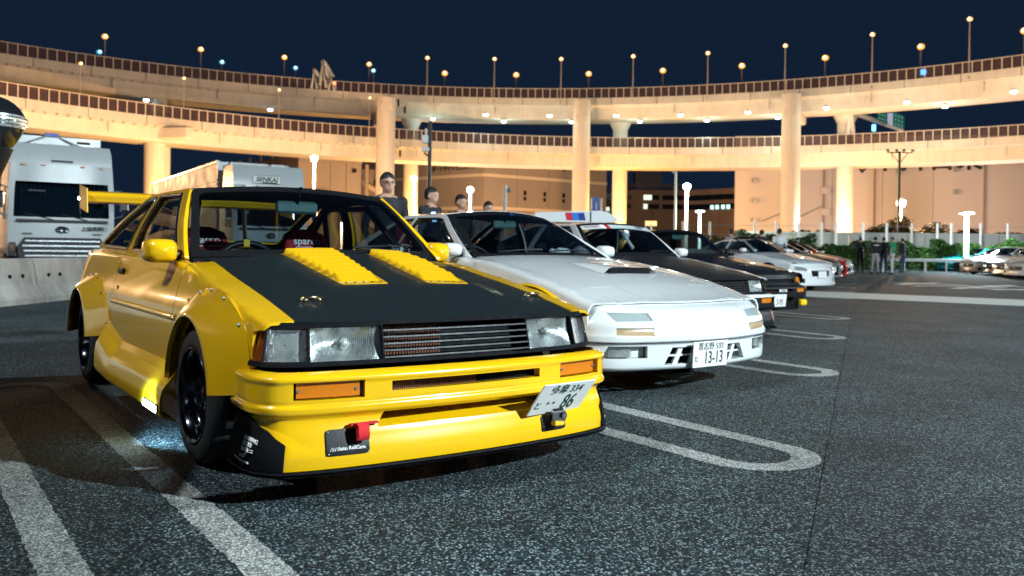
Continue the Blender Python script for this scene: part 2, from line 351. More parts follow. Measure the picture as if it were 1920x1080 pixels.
# asphalt with pale aggregate
def asphalt(name, base, stone, paint=0.0):
    m, t, b = mk(name); tc = t.nodes.new('ShaderNodeTexCoord')
    v = t.nodes.new('ShaderNodeTexVoronoi'); v.inputs['Scale'].default_value = 132; v.inputs['Randomness'].default_value = 1
    L(t, tc.outputs['Object'], v.inputs['Vector'])
    sep = t.nodes.new('ShaderNodeSeparateColor'); L(t, v.outputs['Color'], sep.inputs[0])
    r1 = t.nodes.new('ShaderNodeValToRGB'); e = r1.color_ramp.elements
    if paint:
        e[0].position = .0; e[0].color = (*[c*.35 for c in stone], 1); e[1].position = .75; e[1].color = (*stone, 1)
    else:
        e[0].position = .30; e[0].color = (*base, 1); e[1].position = .98; e[1].color = (*stone, 1)
        q = r1.color_ramp.elements.new(.62); q.color = (*[x*2.2 for x in base], 1)
    L(t, sep.outputs[0], r1.inputs[0])
    # binder in the joints between stones
    r2_ = t.nodes.new('ShaderNodeMapRange'); r2_.inputs['From Min'].default_value = .25; r2_.inputs['From Max'].default_value = .65; r2_.inputs['To Min'].default_value = 1; r2_.inputs['To Max'].default_value = .12 if not paint else .3
    L(t, v.outputs['Distance'], r2_.inputs['Value'])
    n = t.nodes.new('ShaderNodeTexNoise'); n.inputs['Scale'].default_value = .9; n.inputs['Detail'].default_value = 8; n.inputs['Roughness'].default_value = .65
    L(t, tc.outputs['Object'], n.inputs['Vector'])
    mr = t.nodes.new('ShaderNodeMapRange'); mr.inputs['From Min'].default_value = .3; mr.inputs['From Max'].default_value = .7; mr.inputs['To Min'].default_value = .55; mr.inputs['To Max'].default_value = 1.4
    L(t, n.outputs['Fac'], mr.inputs['Value'])
    mu = t.nodes.new('ShaderNodeMath'); mu.operation = 'MULTIPLY'; L(t, mr.outputs[0], mu.inputs[0]); L(t, r2_.outputs[0], mu.inputs[1])
    ns = t.nodes.new('ShaderNodeTexNoise'); ns.inputs['Scale'].default_value = 2.3; ns.inputs['Detail'].default_value = 3; L(t, tc.outputs['Object'], ns.inputs['Vector'])
    rs = t.nodes.new('ShaderNodeMapRange'); rs.inputs['From Min'].default_value = .62; rs.inputs['From Max'].default_value = .72; rs.inputs['To Min'].default_value = 1; rs.inputs['To Max'].default_value = .6; L(t, ns.outputs['Fac'], rs.inputs['Value'])
    m3 = t.nodes.new('ShaderNodeMath'); m3.operation = 'MULTIPLY'; L(t, mu.outputs[0], m3.inputs[0]); L(t, rs.outputs[0], m3.inputs[1]); mu = m3
    mx = t.nodes.new('ShaderNodeVectorMath'); mx.operation = 'SCALE'; L(t, r1.outputs['Color'], mx.inputs[0]); L(t, mu.outputs[0], mx.inputs['Scale'])
    col = mx.outputs[0]
    if paint:   # worn: stones show through
        n3 = t.nodes.new('ShaderNodeTexNoise'); n3.inputs['Scale'].default_value = 14; n3.inputs['Detail'].default_value = 7; n3.inputs['Roughness'].default_value = .8; L(t, tc.outputs['Object'], n3.inputs['Vector'])
        ad = t.nodes.new('ShaderNodeMath'); ad.operation = 'MULTIPLY_ADD'; ad.inputs[1].default_value = .5; L(t, sep.outputs[1], ad.inputs[0]); L(t, n3.outputs['Fac'], ad.inputs[2])
        rr = t.nodes.new('ShaderNodeMapRange'); rr.inputs['From Min'].default_value = .44; rr.inputs['From Max'].default_value = .60; L(t, ad.outputs[0], rr.inputs['Value'])
        mm = t.nodes.new('ShaderNodeMix'); mm.data_type = 'RGBA'; mm.inputs[6].default_value = (*[x*2 for x in base], 1); L(t, rr.outputs[0], mm.inputs[0]); L(t, col, mm.inputs[7]); col = mm.outputs[2]
    L(t, col, b.inputs['Base Color'])
    b.inputs['Roughness'].default_value = .85; b.inputs['Specular IOR Level'].default_value = .18
    bp = t.nodes.new('ShaderNodeBump'); bp.inputs['Strength'].default_value = .45; bp.inputs['Distance'].default_value = .006; bp.invert = True
    L(t, v.outputs['Distance'], bp.inputs['Height']); L(t, bp.outputs['Normal'], b.inputs['Normal'])
    return m
M['asphalt'] = asphalt('asphalt', (.013, .026, .034), (.29, .39, .40))
M['paint'] = asphalt('worn_line_paint', (.013, .022, .027), (.60, .64, .62), paint=1)
# ================================================================ cars
def arc(xa, za, ra, zlo, n=18, front_first=True):
    a0 = math.asin(max(-1, min(1, (zlo-za)/ra)))
    pts = [(xa+ra*math.cos(a), za+ra*math.sin(a)) for a in lin(a0, PI-a0, n)]
    return pts if front_first else pts[::-1]
class Spec:
    def __init__(s, **k):
        s.__dict__.update(k)
        s.Wf = pchip(s.W); s.shf = pchip(s.sh); s.hwf = pchip(s.hoodw)
        pl = [Vector((x, y)) for x, y in s.path]; pl = pl+[Vector((p.x, -p.y)) for p in pl[::-1][1:]]
        s.pp, s.ps = curve2(pl); s.prf = pchip(s.prof)
    def yv(s, x, z):
        d = z-s.zc
        return s.Wf(x)-(s.up*d**1.7 if d > 0 else s.dn*d*d)
    def side(s, sg):
        r = s.r
        def fn(x, v):
            zs = s.shf(x)-r
            if v <= zs: return Vector((x, sg*s.yv(x, v), v))
            a = v-zs; y0 = s.yv(x, zs); am = PI/2*.95
            an = min(a/r, am); y = y0-r*(1-math.cos(an)); z = zs+r*math.sin(an)
            if a > r*am: y -= a-r*am; z += (a-r*am)*.06
            return Vector((x, sg*y, z))
        return fn
    def vtop(s, x, extra=0.0): return s.shf(x)-s.r+s.r*PI/2*.95+extra
    def ybelt(s, x): return s.yv(x, s.shf(x)-s.r)-s.r*.95
    def gh(s, sg):
        def fn(x, z):
            zb = s.shf(x); yb = s.ybelt(x)-.004; k = (z-zb)/max(.05, s.zr-zb)
            return Vector((x, sg*(yb+(s.yr-yb)*k+.018*math.sin(PI*max(0, min(1, k)))), z))
        return fn
    def front(s, extra=0.0):
        def fn(u, z):
            p, n = at2(s.pp, s.ps, u); o = s.prf(z)
            if o < -.05 and s.__dict__.get('pk'): o = -.05+(o+.05)*min(1, s.pk+(1-s.pk)*min(u, s.ps[-1]-u)/.45)
            q = p+n*(o+extra)
            return Vector((q.x, q.y, z))
        return fn
    def s_y(s, y):
        """arc length along the nose whose lateral place is y"""
        lo, hi = 0.0, s.ps[-1]
        for _ in range(40):
            m = (lo+hi)/2
            if at2(s.pp, s.ps, m)[0].y < y: lo = m
            else: hi = m
        return lo
    def nose_edge(s, z, hw):
        fn = s.front(); S = s.ps[-1]; pts = [fn(u, z) for u in lin(0, S, 60)]; pts = [(p.x-.006, p.y) for p in pts if abs(p.y) < hw-.004]
        a, b = pts[0], pts[-1]; return [(a[0]-.003, -hw)]+pts+[(b[0]-.003, hw)]
    def fpoly(s, pts): return [(s.s_y(y), z) for y, z in pts]
    def hood(s, crown, x0, x1):
        def fn(x, y):
            w = s.hwf(x); t = max(-1.1, min(1.1, y/w))
            f = (x-x0)/(x1-x0); roll = s.hroll*max(0, (f-.86)/.14)**2
            bu = s.__dict__.get('bulge', 0.0)*max(0, min(1, (.40+.05*f-abs(y))/.025))*max(0, min(1, (.80-f)/.12))
            return Vector((x, y, s.shf(x)+.004+bu+crown*(1-t*t)*(1-.5*max(0, f))-roll))
        return fn
def curve2(pl, n=10):
    pts = []; m = len(pl)
    for i in range(m-1):
        p0, p1, p2, p3 = pl[max(i-1, 0)], pl[i], pl[i+1], pl[min(i+2, m-1)]
        for k in range(n):
            t = k/n; pts.append(.5*((2*p1)+(p2-p0)*t+(2*p0-5*p1+4*p2-p3)*t*t+(3*p1-p0-3*p2+p3)*t**3))
    pts.append(pl[-1]); ss = [0.0]
    for a, b in zip(pts, pts[1:]): ss.append(ss[-1]+(b-a).length)
    return pts, ss
def at2(pp, ss, u):
    import bisect
    i = min(max(bisect.bisect_right(ss, u)-1, 0), len(ss)-2); t = (u-ss[i])/(ss[i+1]-ss[i]); p = pp[i].lerp(pp[i+1], t)
    def tn(k): return (pp[min(k+1, len(pp)-1)]-pp[max(k-1, 0)]).normalized()
    d = tn(i).lerp(tn(i+1), max(0, min(1, t))); d.normalize()
    return p, Vector((d.y, -d.x))
def vscale(fn, k): return lambda u, v: fn(u, v/k)
def sc2(poly, k): return [(u, v*k) for u, v in poly]
def glazing(base, top, bulge):
    """base / top: (x at middle, x at corner, half width, z middle, z corner)"""
    def fn(u, v):
        b = Vector((base[0]+(base[1]-base[0])*u*u, base[2]*u, base[3]+(base[4]-base[3])*u*u))
        t = Vector((top[0]+(top[1]-top[0])*u*u, top[2]*u, top[3]+(top[4]-top[3])*u*u))
        p = b.lerp(t, v); d = (t-b).normalized(); n = Vector((0, -1, 0)).cross(d) if base[0] > top[0] else Vector((0, 1, 0)).cross(d)
        return p+n*(-1)*bulge*4*v*(1-v)*(1-.3*u*u) if n.z < 0 else p+n*bulge*4*v*(1-v)*(1-.3*u*u)
    return fn
def rect(u0, u1, v0, v1): return [(u0, v0), (u1, v0), (u1, v1), (u0, v1)]
def rrect(u0, u1, v0, v1, r, n=3):
    out = []
    for cx, cy_, a in ((u1-r, v0+r, -PI/2), (u1-r, v1-r, 0), (u0+r, v1-r, PI/2), (u0+r, v0+r, PI)):
        out += [(cx+r*math.cos(a+PI/2*k/n), cy_+r*math.sin(a+PI/2*k/n)) for k in range(n+1)]
    return out
WHEELS = {}
def wheel(parent, x, yo, R, tw, rim_r, kind, sg, mrim, mlip=None, dish=.06):
    key = (R, tw, rim_r, kind, mrim.name, dish)
    if key not in WHEELS:
        w = tw
        ty = B().lathe([(rim_r-.01, -w*.92), (rim_r+.004, -w), (rim_r+.02, -w-.002), (R*.93, -w+.006), (R-.006, -w+.022), (R, -w+.045), (R, -.045), (R-.006, -.022), (R*.93, -.006), (rim_r+.02, .002), (rim_r+.004, 0), (rim_r-.01, -w*.08)], axis='Y', n=48)
        for k in range(4): ty.lathe([(R+.0015, -w*(.22+.19*k)), (R-.006, -w*(.22+.19*k)-.003), (R-.006, -w*(.22+.19*k)-.007), (R+.0015, -w*(.22+.19*k)-.010)], axis='Y', n=48)
        to = ty.build('tyre', M['rubber'])
        rb = B().lathe([(rim_r+.006, -.002), (rim_r+.008, .003), (rim_r-.004, .004), (rim_r-.012, -.006), (rim_r-.02, -.012), (rim_r-.026, -dish*.7), (rim_r-.034, -dish), (rim_r-.05, -dish-.004), (rim_r-.052, -w*.95)], axis='Y', n=48)
        lo = rb.build('rim_lip', mlip or M['chrome'])
        sp = B(); n = {'five': 5, 'eight': 8, 'mesh': 14, 'four': 4}[kind]
        for k in range(n):
            a = 2*PI*k/n; d = Vector((math.cos(a), 0, math.sin(a))); q = Vector((-math.sin(a), 0, math.cos(a))); wd_ = {'five': .035, 'eight': .02, 'mesh': .011, 'four': .06}[kind]
            r0, r1 = .035, rim_r-.03
            V = []
            for r, y, h in ((r0, -dish*.9, wd_*1.15), (r1, -dish-.002, wd_)):
                V += [d*r+q*h+Vector((0, y, 0)), d*r-q*h+Vector((0, y, 0)), d*r-q*h+Vector((0, y-.03, 0)), d*r+q*h+Vector((0, y-.03, 0))]
            sp.add(V, [[0, 1, 5, 4], [1, 2, 6, 5], [2, 3, 7, 6], [3, 0, 4, 7], [4, 5, 6, 7], [3, 2, 1, 0]])
        sp.lathe([(.001, -dish*.6), (.03, -dish*.6), (.036, -dish*.8), (.07, -dish*.95), (.075, -dish-.03)], axis='Y', n=20)
        for k in range(4): sp.cyl((.052*math.cos(k*PI/2+.4), -dish*.95, .052*math.sin(k*PI/2+.4)), (.052*math.cos(k*PI/2+.4), -dish*.6, .052*math.sin(k*PI/2+.4)), .009, n=6)
        so = sp.build('spokes', mrim)
        bo = B().lathe([(.03, -dish-.05), (rim_r-.07, -dish-.05), (rim_r-.07, -dish-.062), (.03, -dish-.062)], axis='Y', n=32).build('brake_disc', M['alloy'])
        WHEELS[key] = [to, lo, so, bo]; first = True
    else: first = False
    e = bpy.data.objects.new('wheel', None); e.empty_display_size = .1; COL.objects.link(e); e.parent = parent
    e.location = (x, sg*yo, R); e.rotation_euler = (0, 0, 0 if sg > 0 else PI)
    for o in WHEELS[key]:
        if first: o.parent = e
        else: inst(o, e, o.data.name.split('.')[0])
    return e
def seat(parent, x, y, mt, txt=None, sub=None, high=1.0):
    b = B().box((x, y, .34), (.50, .46, .14), bev=.04)
    hwf = pchip([(0, .22), (.35, .255), (.60, .245), (.72, .19), (.82, .145), (.92, .135), (.98, .10), (1.0, .05)])
    def bk(a, v):
        w = hwf(v); t = .055 if v < .95 else .055*(1-(v-.95)/.05*.7); c, q = math.cos(a), math.sin(a)
        cx = math.copysign(abs(c)**.6, c); cq = math.copysign(abs(q)**.6, q)
        return Vector((x-.27-.20*v+t*cx+.05*(abs(cq)**3)*(1 if v < .68 else .3), y+w*cq, .36+.655*high*v))
    b.grid(bk, lin(0, 2*PI, 25), lin(0, 1, 22))
    o = b.build('seat', mt, parent)
    if txt:
        zz = .36+.655*high*.885; xx = x-.27-.20*.885+.060
        text(txt, .066, M['letter'], o, (xx, y, zz), (0, 1, 0), (-.30, 0, 1), bold=.012)
        if sub:
            B().box((xx+.006, y+.01, zz-.036), (.004, .17, .005)).build('underline', M['letter'], o)
            text(sub, .07, M['yletter'], o, (xx+.022, y+.03, zz-.075), (0, 1, .12), (-.30, 0, 1), shear=.35)
    return o
def mirror_room(parent, x, z, y=0.0):
    m = B().box((x, y, z), (.03, .24, .07), bev=.015).build('rear_view_mirror', M['mirrorback'], parent)
    B().box((x-.017, y, z), (.002, .22, .055)).build('mirror_glass', M['mirror'], m)
    B().cyl((x+.01, y, z+.02), (x+.06, y, z+.11), .008).build('stalk', M['plastic'], m)
def steering(parent, x, y, z):
    b = B(); R = .175; c = Vector((x, y, z)); ux = Vector((-.42, 0, .9)); uy = Vector((0, 1, 0))
    b.tube([c+ux*R*math.sin(a)+uy*R*math.cos(a) for a in lin(0, 2*PI, 25)[:-1]], .017, closed=True)
    for a in (.2, PI-.2, -PI/2): b.cyl(c, c+ux*R*math.sin(a)+uy*R*math.cos(a), .012)
    b.cyl(c, c+Vector((.25, 0, -.11)), .03); o = b.build('steering_wheel', M['plastic'], parent)
    B().box(c+ux*R, (.036, .03, .036)).build('centre_mark', M['yletter'], o)
def numplate(parent, c, right, up, top, big, kana, dots=False, ink='gletter'):
    r = Vector(right).normalized(); u = Vector(up); u = (u-r*u.dot(r)).normalized(); n = r.cross(u); c = Vector(c)
    Mx = Matrix((r, u, n)).transposed()
    o = B().box(c, (.33, .165, .006), bev=.002, M=Mx).build('number_plate', M['plate'], parent)
    f = c+n*.0042
    if top: text(top, .052, M[ink], o, f+u*.048, r, u)
    text(big, .112, M[ink], o, f-u*.025+r*(.055 if dots else .03), r, u, sx=.72, bold=.008)
    if kana: text(kana, .045, M[ink], o, f-u*.03-r*.135, r, u)
    if dots:
        d = B()
        for k in (-.075, -.04): d.cyl(f-u*.02+r*k-n*.001, f-u*.02+r*k+n*.001, .006)
        tag(d.build('dots', M[ink], o), kind='stuff')
    bl = B()
    for k in (-.09, .09): bl.cyl(f+u*.062+r*k-n*.002, f+u*.062+r*k+n*.003, .008)
    tag(bl.build('bolts', M['steelgrey'], o), kind='stuff')
    return o
def shell(T, sp, mats, step=.07, lod=0):
    """body sides, hood, roof, glass, floor and wheels of a car"""
    g = .0035; pm = mats['body']; fx = sp.__dict__.get('fx', 0.0); ax = fx-sp.wb
    for sg in (-1, 1):
        fn = sp.side(sg); k = -sg
        xd, xe = sp.door; zs = sp.sill; ra = sp.ra; R = sp.R; strip = sp.strip
        fa = arc(fx, R, ra, sp.fsplit, 9); xfr = fa[0][0]
        a_rear = [p for p in arc(fx, R, ra, zs, 26) if p[0] < fa[0][0] and not (p[1] < sp.fsplit and p[0] > fx)]
        xs = lin(xd+g, sp.xf, 14)
        poly = [(xd+g, zs), (xd+g, sp.vtop(xd))]+[(x, sp.vtop(x, max(.012, sp.ybelt(x)-sp.hwf(x)-.005) if x > sp.hoodx[0]+.02 else strip(x))) for x in xs]+sp.fend(sp)+[(xfr, sp.fsplit)]+a_rear
        panel('front_fender', poly, fn, pm, T, step=step, sgn=k)
        if xe != xd:
            d = panel('door', [(xe+g, zs), (xd-g, zs)]+[(x, sp.vtop(x)) for x in lin(xd-g, xe+g, 8)], fn, mats.get('door', pm), T, step=step, sgn=k)
            if lod < 2:
                hx = xe+.13; p = fn(hx, sp.shf(hx)-.10)
                B().box(p+Vector((0, sg*.008, 0)), (.13, .02, .035), bev=.008).build('door_handle', mats.get('handle', M['plastic']), d)
        if getattr(sp, 'door2', None):
            x2, x3 = sp.door2; ca = arc(ax, R, ra, zs, 20); cut = [p for p in ca if p[0] > x3][::-1]
            panel('rear_door', [(x2-g, zs)]+[(x, sp.vtop(x)) for x in lin(x2-g, x3+g, 8)]+([(x3+g, cut[0][1])] if cut else [(x3+g, zs)])+cut, fn, pm, T, step=step, sgn=k); xe2 = x3
        else: xe2 = xe
        ra_ = arc(ax, R, ra, zs, 26); raq = [p for p in ra_ if p[0] < xe2-g-.002]; start = [(xe2-g, zs)] if ra_[0][0] < xe2-g else []
        poly = start+([] if start else [(xe2-g, math.sqrt(max(0, ra*ra-(xe2-g-ax)**2))+R)])
        poly = [(xe2-g, sp.vtop(xe2))]+poly+raq+[(sp.xr+.10, zs+.06), (sp.xr, zs+.22)]+[(x, sp.vtop(x, sp.rstrip)) for x in lin(sp.xr, xe2-g, 10)]
        panel('rear_quarter', poly, fn, pm, T, step=step, sgn=k)
        # greenhouse side with window openings
        gf = sp.gh(sg)
        if not sp.__dict__.get('open'): panel('pillars', sp.ghpoly, gf, mats.get('pillar', pm), T, holes=sp.wins, step=step*.9, sgn=k, flange=.02)
        if lod < 1 and not sp.__dict__.get('open'): panel('pillar_trim', sp.ghpoly, gf, M['interior'], T, holes=sp.wins, step=step*1.6, sgn=k, flange=0, off=-.024)
        for w in ([] if sp.__dict__.get('open') else sp.wins):
            panel('side_window', w, gf, mats.get('sglass', M['tint']), T, step=step*1.3, sgn=k, flange=0, off=-.012)
            if lod < 2: B().tube([gf(*p)+Vector((0, sg*.004, 0)) for p in resamp(w, .05)], .006 if not getattr(sp, 'trimr', 0) else sp.trimr, n=6, closed=True).build('window_trim', mats.get('trim', M['plastic']), T)
        # wheel wells
        for xa in (fx, ax):
            B().grid(lambda a, y: Vector((xa+(ra+.015)*math.cos(a), sg*y, R+(ra+.015)*math.sin(a))), lin(-.25, PI+.25, 16), [.48, sp.yv(xa, .5)-.02]).build('wheel_well', M['matte'], T)
            wheel(T, xa, sp.yo if xa == fx else getattr(sp, 'yor', sp.yo), R, sp.tw, sp.rim, sp.wk, sg, mats['rim'], mats.get('lip'), sp.dish)
    # hood
    x0, x1 = sp.hoodx; hf = sp.hood(sp.crown, x0, x1)
    fe = sp.hoodfront(sp)
    poly = [(x, -sp.hwf(x)) for x in lin(x0, fe[0][0], 8)]+fe+[(x, sp.hwf(x)) for x in lin(fe[-1][0], x0, 8)]+[(x0+sp.hback*(1-t*t), sp.hwf(x0)*t) for t in lin(.9, -.9, 9)]
    sp.hoodfn = hf
    panel('hood', poly, hf, mats['hood'], T, step=step, holes=getattr(sp, 'hoodholes', ()))
    # roof, windscreen, rear glass
    rf = lambda x, y: Vector((x, y, sp.rz(x)+sp.rcrown*(1-(y/sp.yr)**2)))
    xa, xb = sp.ws_top[1], sp.rg_top[1]
    if not sp.__dict__.get('open'): panel('roof', [(x, -sp.yr) for x in lin(xb, xa, 8)]+[(sp.ws_top[0]+(sp.ws_top[1]-sp.ws_top[0])*t*t, sp.yr*t) for t in lin(-.8, .8, 7)]+[(x, sp.yr) for x in lin(xa, xb, 8)], rf, mats['roof'], T, step=step*1.2)
    if lod < 1 and not sp.__dict__.get('open'): panel('roof_lining', [(x, -sp.yr+.01) for x in lin(xb, xa, 5)]+[(x, sp.yr-.01) for x in lin(xa, xb, 5)], lambda x, y: rf(x, y)-Vector((0, 0, .03)), M['interior'], T, step=.15, flange=0)
    wf = glazing(sp.ws_base, sp.ws_top, sp.wsb); sp.wfn = wf
    B().grid(lambda u, v: (hf(x0+sp.hback*(1-u*u)+.03, sp.hwf(x0)*u)-Vector((0, 0, .014))).lerp(wf(u*1.02, .04)-Vector((0, 0, .012)), v), lin(-1.04, 1.04, 15), [0, .5, 1]).build('cowl', M['matte'], T)
    fr = .05 if lod < 2 else .04
    panel('windscreen_surround', rect(-1, 1, -.02, 1.0), wf, M['matte'], T, holes=[rrect(-1+fr*1.2, 1-fr*1.2, fr, 1-fr*2, .06)], step=.09, flange=.01)
    panel('windscreen', rrect(-1+fr*1.1, 1-fr*1.1, fr*.8, 1-fr*1.8, .05), wf, mats.get('wglass', M['glass']), T, step=.12, flange=0, off=-.004)
    rg = glazing(sp.rg_base, sp.rg_top, .03)
    if not sp.__dict__.get('open'): panel('rear_window_surround', rect(-1, 1, 0, 1), rg, mats.get('hatch', pm), T, holes=[rrect(-.9, .9, .08, .92, .06)], step=.12, flange=.01, sgn=-1)
    if lod < 1: panel('hatch_trim', rect(-.99, .99, .01, .99), rg, M['interior'], T, holes=[rrect(-.9, .9, .08, .92, .06)], step=.2, flange=0, sgn=-1, off=-.02)
    if not sp.__dict__.get('open'): panel('rear_window', rrect(-.91, .91, .07, .93, .05), rg, mats.get('rglass', M['glass']), T, step=.15, flange=0, sgn=-1, off=-.006)
    # deck, tail, floor
    xr = sp.xr; zt = sp.shf(xr); xg = sp.rg_base[1]
    if xg > xr+.08:
        panel('boot_lid', [(x, -sp.ybelt(x)+sp.rstrip) for x in lin(xr, xg, 5)]+[(x, sp.ybelt(x)-sp.rstrip) for x in lin(xg, xr, 5)], lambda x, y: Vector((x, y, sp.shf(x)+.006+.03*(1-(y/.8)**2))), pm, T, step=.12)
    wv = lambda z: sp.yv(xr, min(z, zt-sp.r))-(.03 if z > zt-sp.r else 0)
    tl = panel('tail', [(-wv(z), z) for z in (.24, .4, .6, zt-.02)]+[(wv(z), z) for z in (zt-.02, .6, .4, .24)], lambda y, z: Vector((xr-.05*(1-(y/.8)**2)-.04*math.sin(PI*max(0, min(1, (z-.2)/(zt-.2)))), y, z)), pm, T, step=.12, sgn=-1)
    for sg in (-1, 1): B().box((xr-.045, sg*.55, zt-.17), (.04, .30, .12), bev=.015).build('tail_lamp', M['redpaint'], tl)
    fl = B().box((-sp.wb/2, 0, zs+.02), (sp.wb-2*sp.ra, 1.46, .04)).box((sp.xf*.42, 0, .34), (sp.xf*.9, .9, .26)).box((ax-.3, 0, .38), (.8, .9, .2)).box((-sp.wb/2, 0, zs+.06), (sp.wb*1.2, .9, .06))
    if getattr(sp, 'bayback', 1): fl.box((x0+.02, 0, .5), (.04, 1.35, .45))
    fl.build('underbody', M['matte'], T)
def cabin(T, sp, mt=None, seats=((-.36, None), (.36, None)), x=None, drv=-.36, sub=None, high=1.0):
    xw = sp.ws_base[1]; x = x if x is not None else xw-.75
    zb = sp.shf(xw)
    B().grid(lambda u, v: Vector((xw+.16-.5*v+.0*u, u*.64, zb-.045-.02*v*v-(.25*max(0, v-.8)/.2))), lin(-1, 1, 9), lin(0, 1, 10)).box((xw-.2, 0, zb-.22), (.3, 1.28, .22)).build('dashboard', M['interior'], T)
    for y, tx in seats: seat(T, x, y, mt or M['interior'], tx, sub, high)
    steering(T, x+.40, drv, zb-.075)
    B().box((x-.95, 0, zb-.25), (.5, 1.1, .25), bev=.06).build('rear_shelf', M['interior'], T)
def ae86_spec(**k):
    d = dict(wb=2.43, R=.285, ra=.325, tw=.20, rim=.195, wk='eight', dish=.07, yo=.80, sill=.20, fsplit=.47,
        W=[(.64, .772), (.3, .792), (-.4, .80), (-2, .80), (-2.9, .785), (-3.22, .75)], zc=.56, up=.60, dn=.23,
        sh=[(.66, .630), (.3, .703), (0, .755), (-.6, .838), (-1.5, .85), (-2.6, .875), (-3.2, .865)], r=.035,
        hoodw=[(.66, .645), (0, .635), (-.6, .605)], strip=lambda x: .055+.0*x, rstrip=.05, xf=.628, xr=-3.2, trimr=.009, door=(-.45, -1.80),
        fend=lambda s: [(.625, s.shf(.64)-.02), (.560, .60), (.560, .47)],
        zr=1.205, yr=.565, ghpoly=[(-.60, .842), (-1.06, 1.207), (-1.87, 1.207), (-2.86, .885), (-2.6, .876), (-1.5, .851), (-1.0, .846)],
        wins=[[(-.745, .868), (-1.13, 1.178), (-1.56, 1.184), (-1.70, .876)], [(-1.845, .882), (-1.675, 1.181), (-1.83, 1.172), (-2.66, .912), (-2.58, .894)]],
        hoodx=(-.60, .70), hback=.13, crown=.03, hroll=.012, hoodfront=lambda s: [(.71-.085*t*t, s.hwf(.66)*t) for t in lin(-1, 1, 9)],
        ws_base=(-.47, -.645, .675, .872, .858), ws_top=(-1.0, -1.075, .555, 1.237, 1.207), wsb=.03,
        rg_top=(-1.90, -1.87, .555, 1.235, 1.207), rg_base=(-2.92, -2.86, .63, .905, .89), rz=lambda x: 1.207-.02*((x+1.5)/.4)**2*.3, rcrown=.032,
        path=[(.42, -.802), (.60, -.812), (.695, -.784), (.758, -.702), (.803, -.45), (.825, 0)],
        prof=[(.12, 0), (.17, .004), (.24, -.012), (.30, -.03), (.314, -.020), (.326, .004), (.344, .006), (.356, -.004), (.37, -.002), (.430, -.002), (.441, .003), (.452, .001), (.462, -.016), (.47, -.055)])
    d.update(k); return Spec(**d)
LP, LS = curve2([Vector(p) for p in [(.535, -.787), (.62, -.764), (.697, -.63), (.738, -.335), (.748, 0), (.738, .335), (.697, .63), (.62, .764), (.535, .787)]])
LPR = pchip([(.48, 0), (.645, -.04)])
def lampfn(u, z):
    p, n = at2(LP, LS, u); q = p+n*LPR(z); return Vector((q.x, q.y, z))
def ls_y(y):
    lo, hi = 0.0, LS[-1]
    for _ in range(40):
        m = (lo+hi)/2
        if at2(LP, LS, m)[0].y < y: lo = m
        else: hi = m
    return lo
def lrect(y0, y1, z0, z1): return rect(ls_y(y0), ls_y(y1), z0, z1)
def surf_text(s, size, mt, parent, fn, u, v, off=.002, **k):
    e = .004; p = fn(u, v); r = fn(u+e, v)-fn(u-e, v); q = fn(u, v+e)-fn(u, v-e); n = r.cross(q).normalized()
    return text(s, size, mt, parent, p+n*off, r, q, **k)
def levin_lamps(T):
    bez = [lrect(-.615, -.342, .497, .618), lrect(.342, .615, .497, .618), lrect(-.762, -.623, .499, .614), lrect(.623, .762, .499, .614), rect(.004, ls_y(-.766), .499, .612), rect(ls_y(.766), LS[-1]-.004, .499, .612), lrect(-.335, .335, .491, .622)]
    panel('lamp_bezel', rect(0, LS[-1], .480, .636), lampfn, M['matte'], T, holes=bez, step=.05, flange=.05)
    for sg in (-1, 1):
        a, b = sorted((sg*.618, sg*.339)); h = panel('headlight', lrect(a, b, .494, .620), lampfn, M['lens'], T, step=.04, flange=0, off=-.004)
        panel('reflector', lrect(a, b, .494, .620), lambda u, z: lampfn(u, z)+Vector((-.02-.05*math.sin(PI*(z-.50)/.115)*math.sin(PI*max(0, min(1, (u-ls_y(a))/(ls_y(b)-ls_y(a))))), 0, 0)), M['reflector'], h, step=.02, flange=0)
        B().ball((.675, sg*.475, .555), (.012, .02, .014)).cyl((.655, sg*.475, .555), (.675, sg*.475, .555), .02).build('bulb', M['headbulb'], h)
        a, b = sorted((sg*.765, sg*.620)); h = panel('side_lamp', lrect(a, b, .496, .617), lampfn, M['lens'], T, step=.04, flange=0, off=-.004)
        panel('reflector', lrect(a, b, .496, .617), lampfn, M['reflector'], h, step=.04, flange=0, off=-.03)
        c = rect(.002, ls_y(-.765), .497, .614) if sg < 0 else rect(ls_y(.765), LS[-1]-.002, .497, .614)
        panel('side_marker', c, lampfn, M['darkamber'], T, step=.04, flange=0, off=-.003)
    gr = panel('grille_back', lrect(-.36, .36, .49, .625), lampfn, M['matte'], T, step=.1, flange=0, off=-.075)
    for k in range(5):
        z = .498+.0245*k; panel('grille_slat', lrect(-.336, .336, z, z+.006), lampfn, M['plastic'], T, step=.05, flange=.03, off=.001+.0*k)
    f = B()
    for k in range(34):
        y = -.30+.0125*k
        if k < 20 or k > 40: f.box((.665, y, .556), (.004, .006, .115))
    tag(f.build('radiator_fins', M['rust'], gr), kind='stuff')
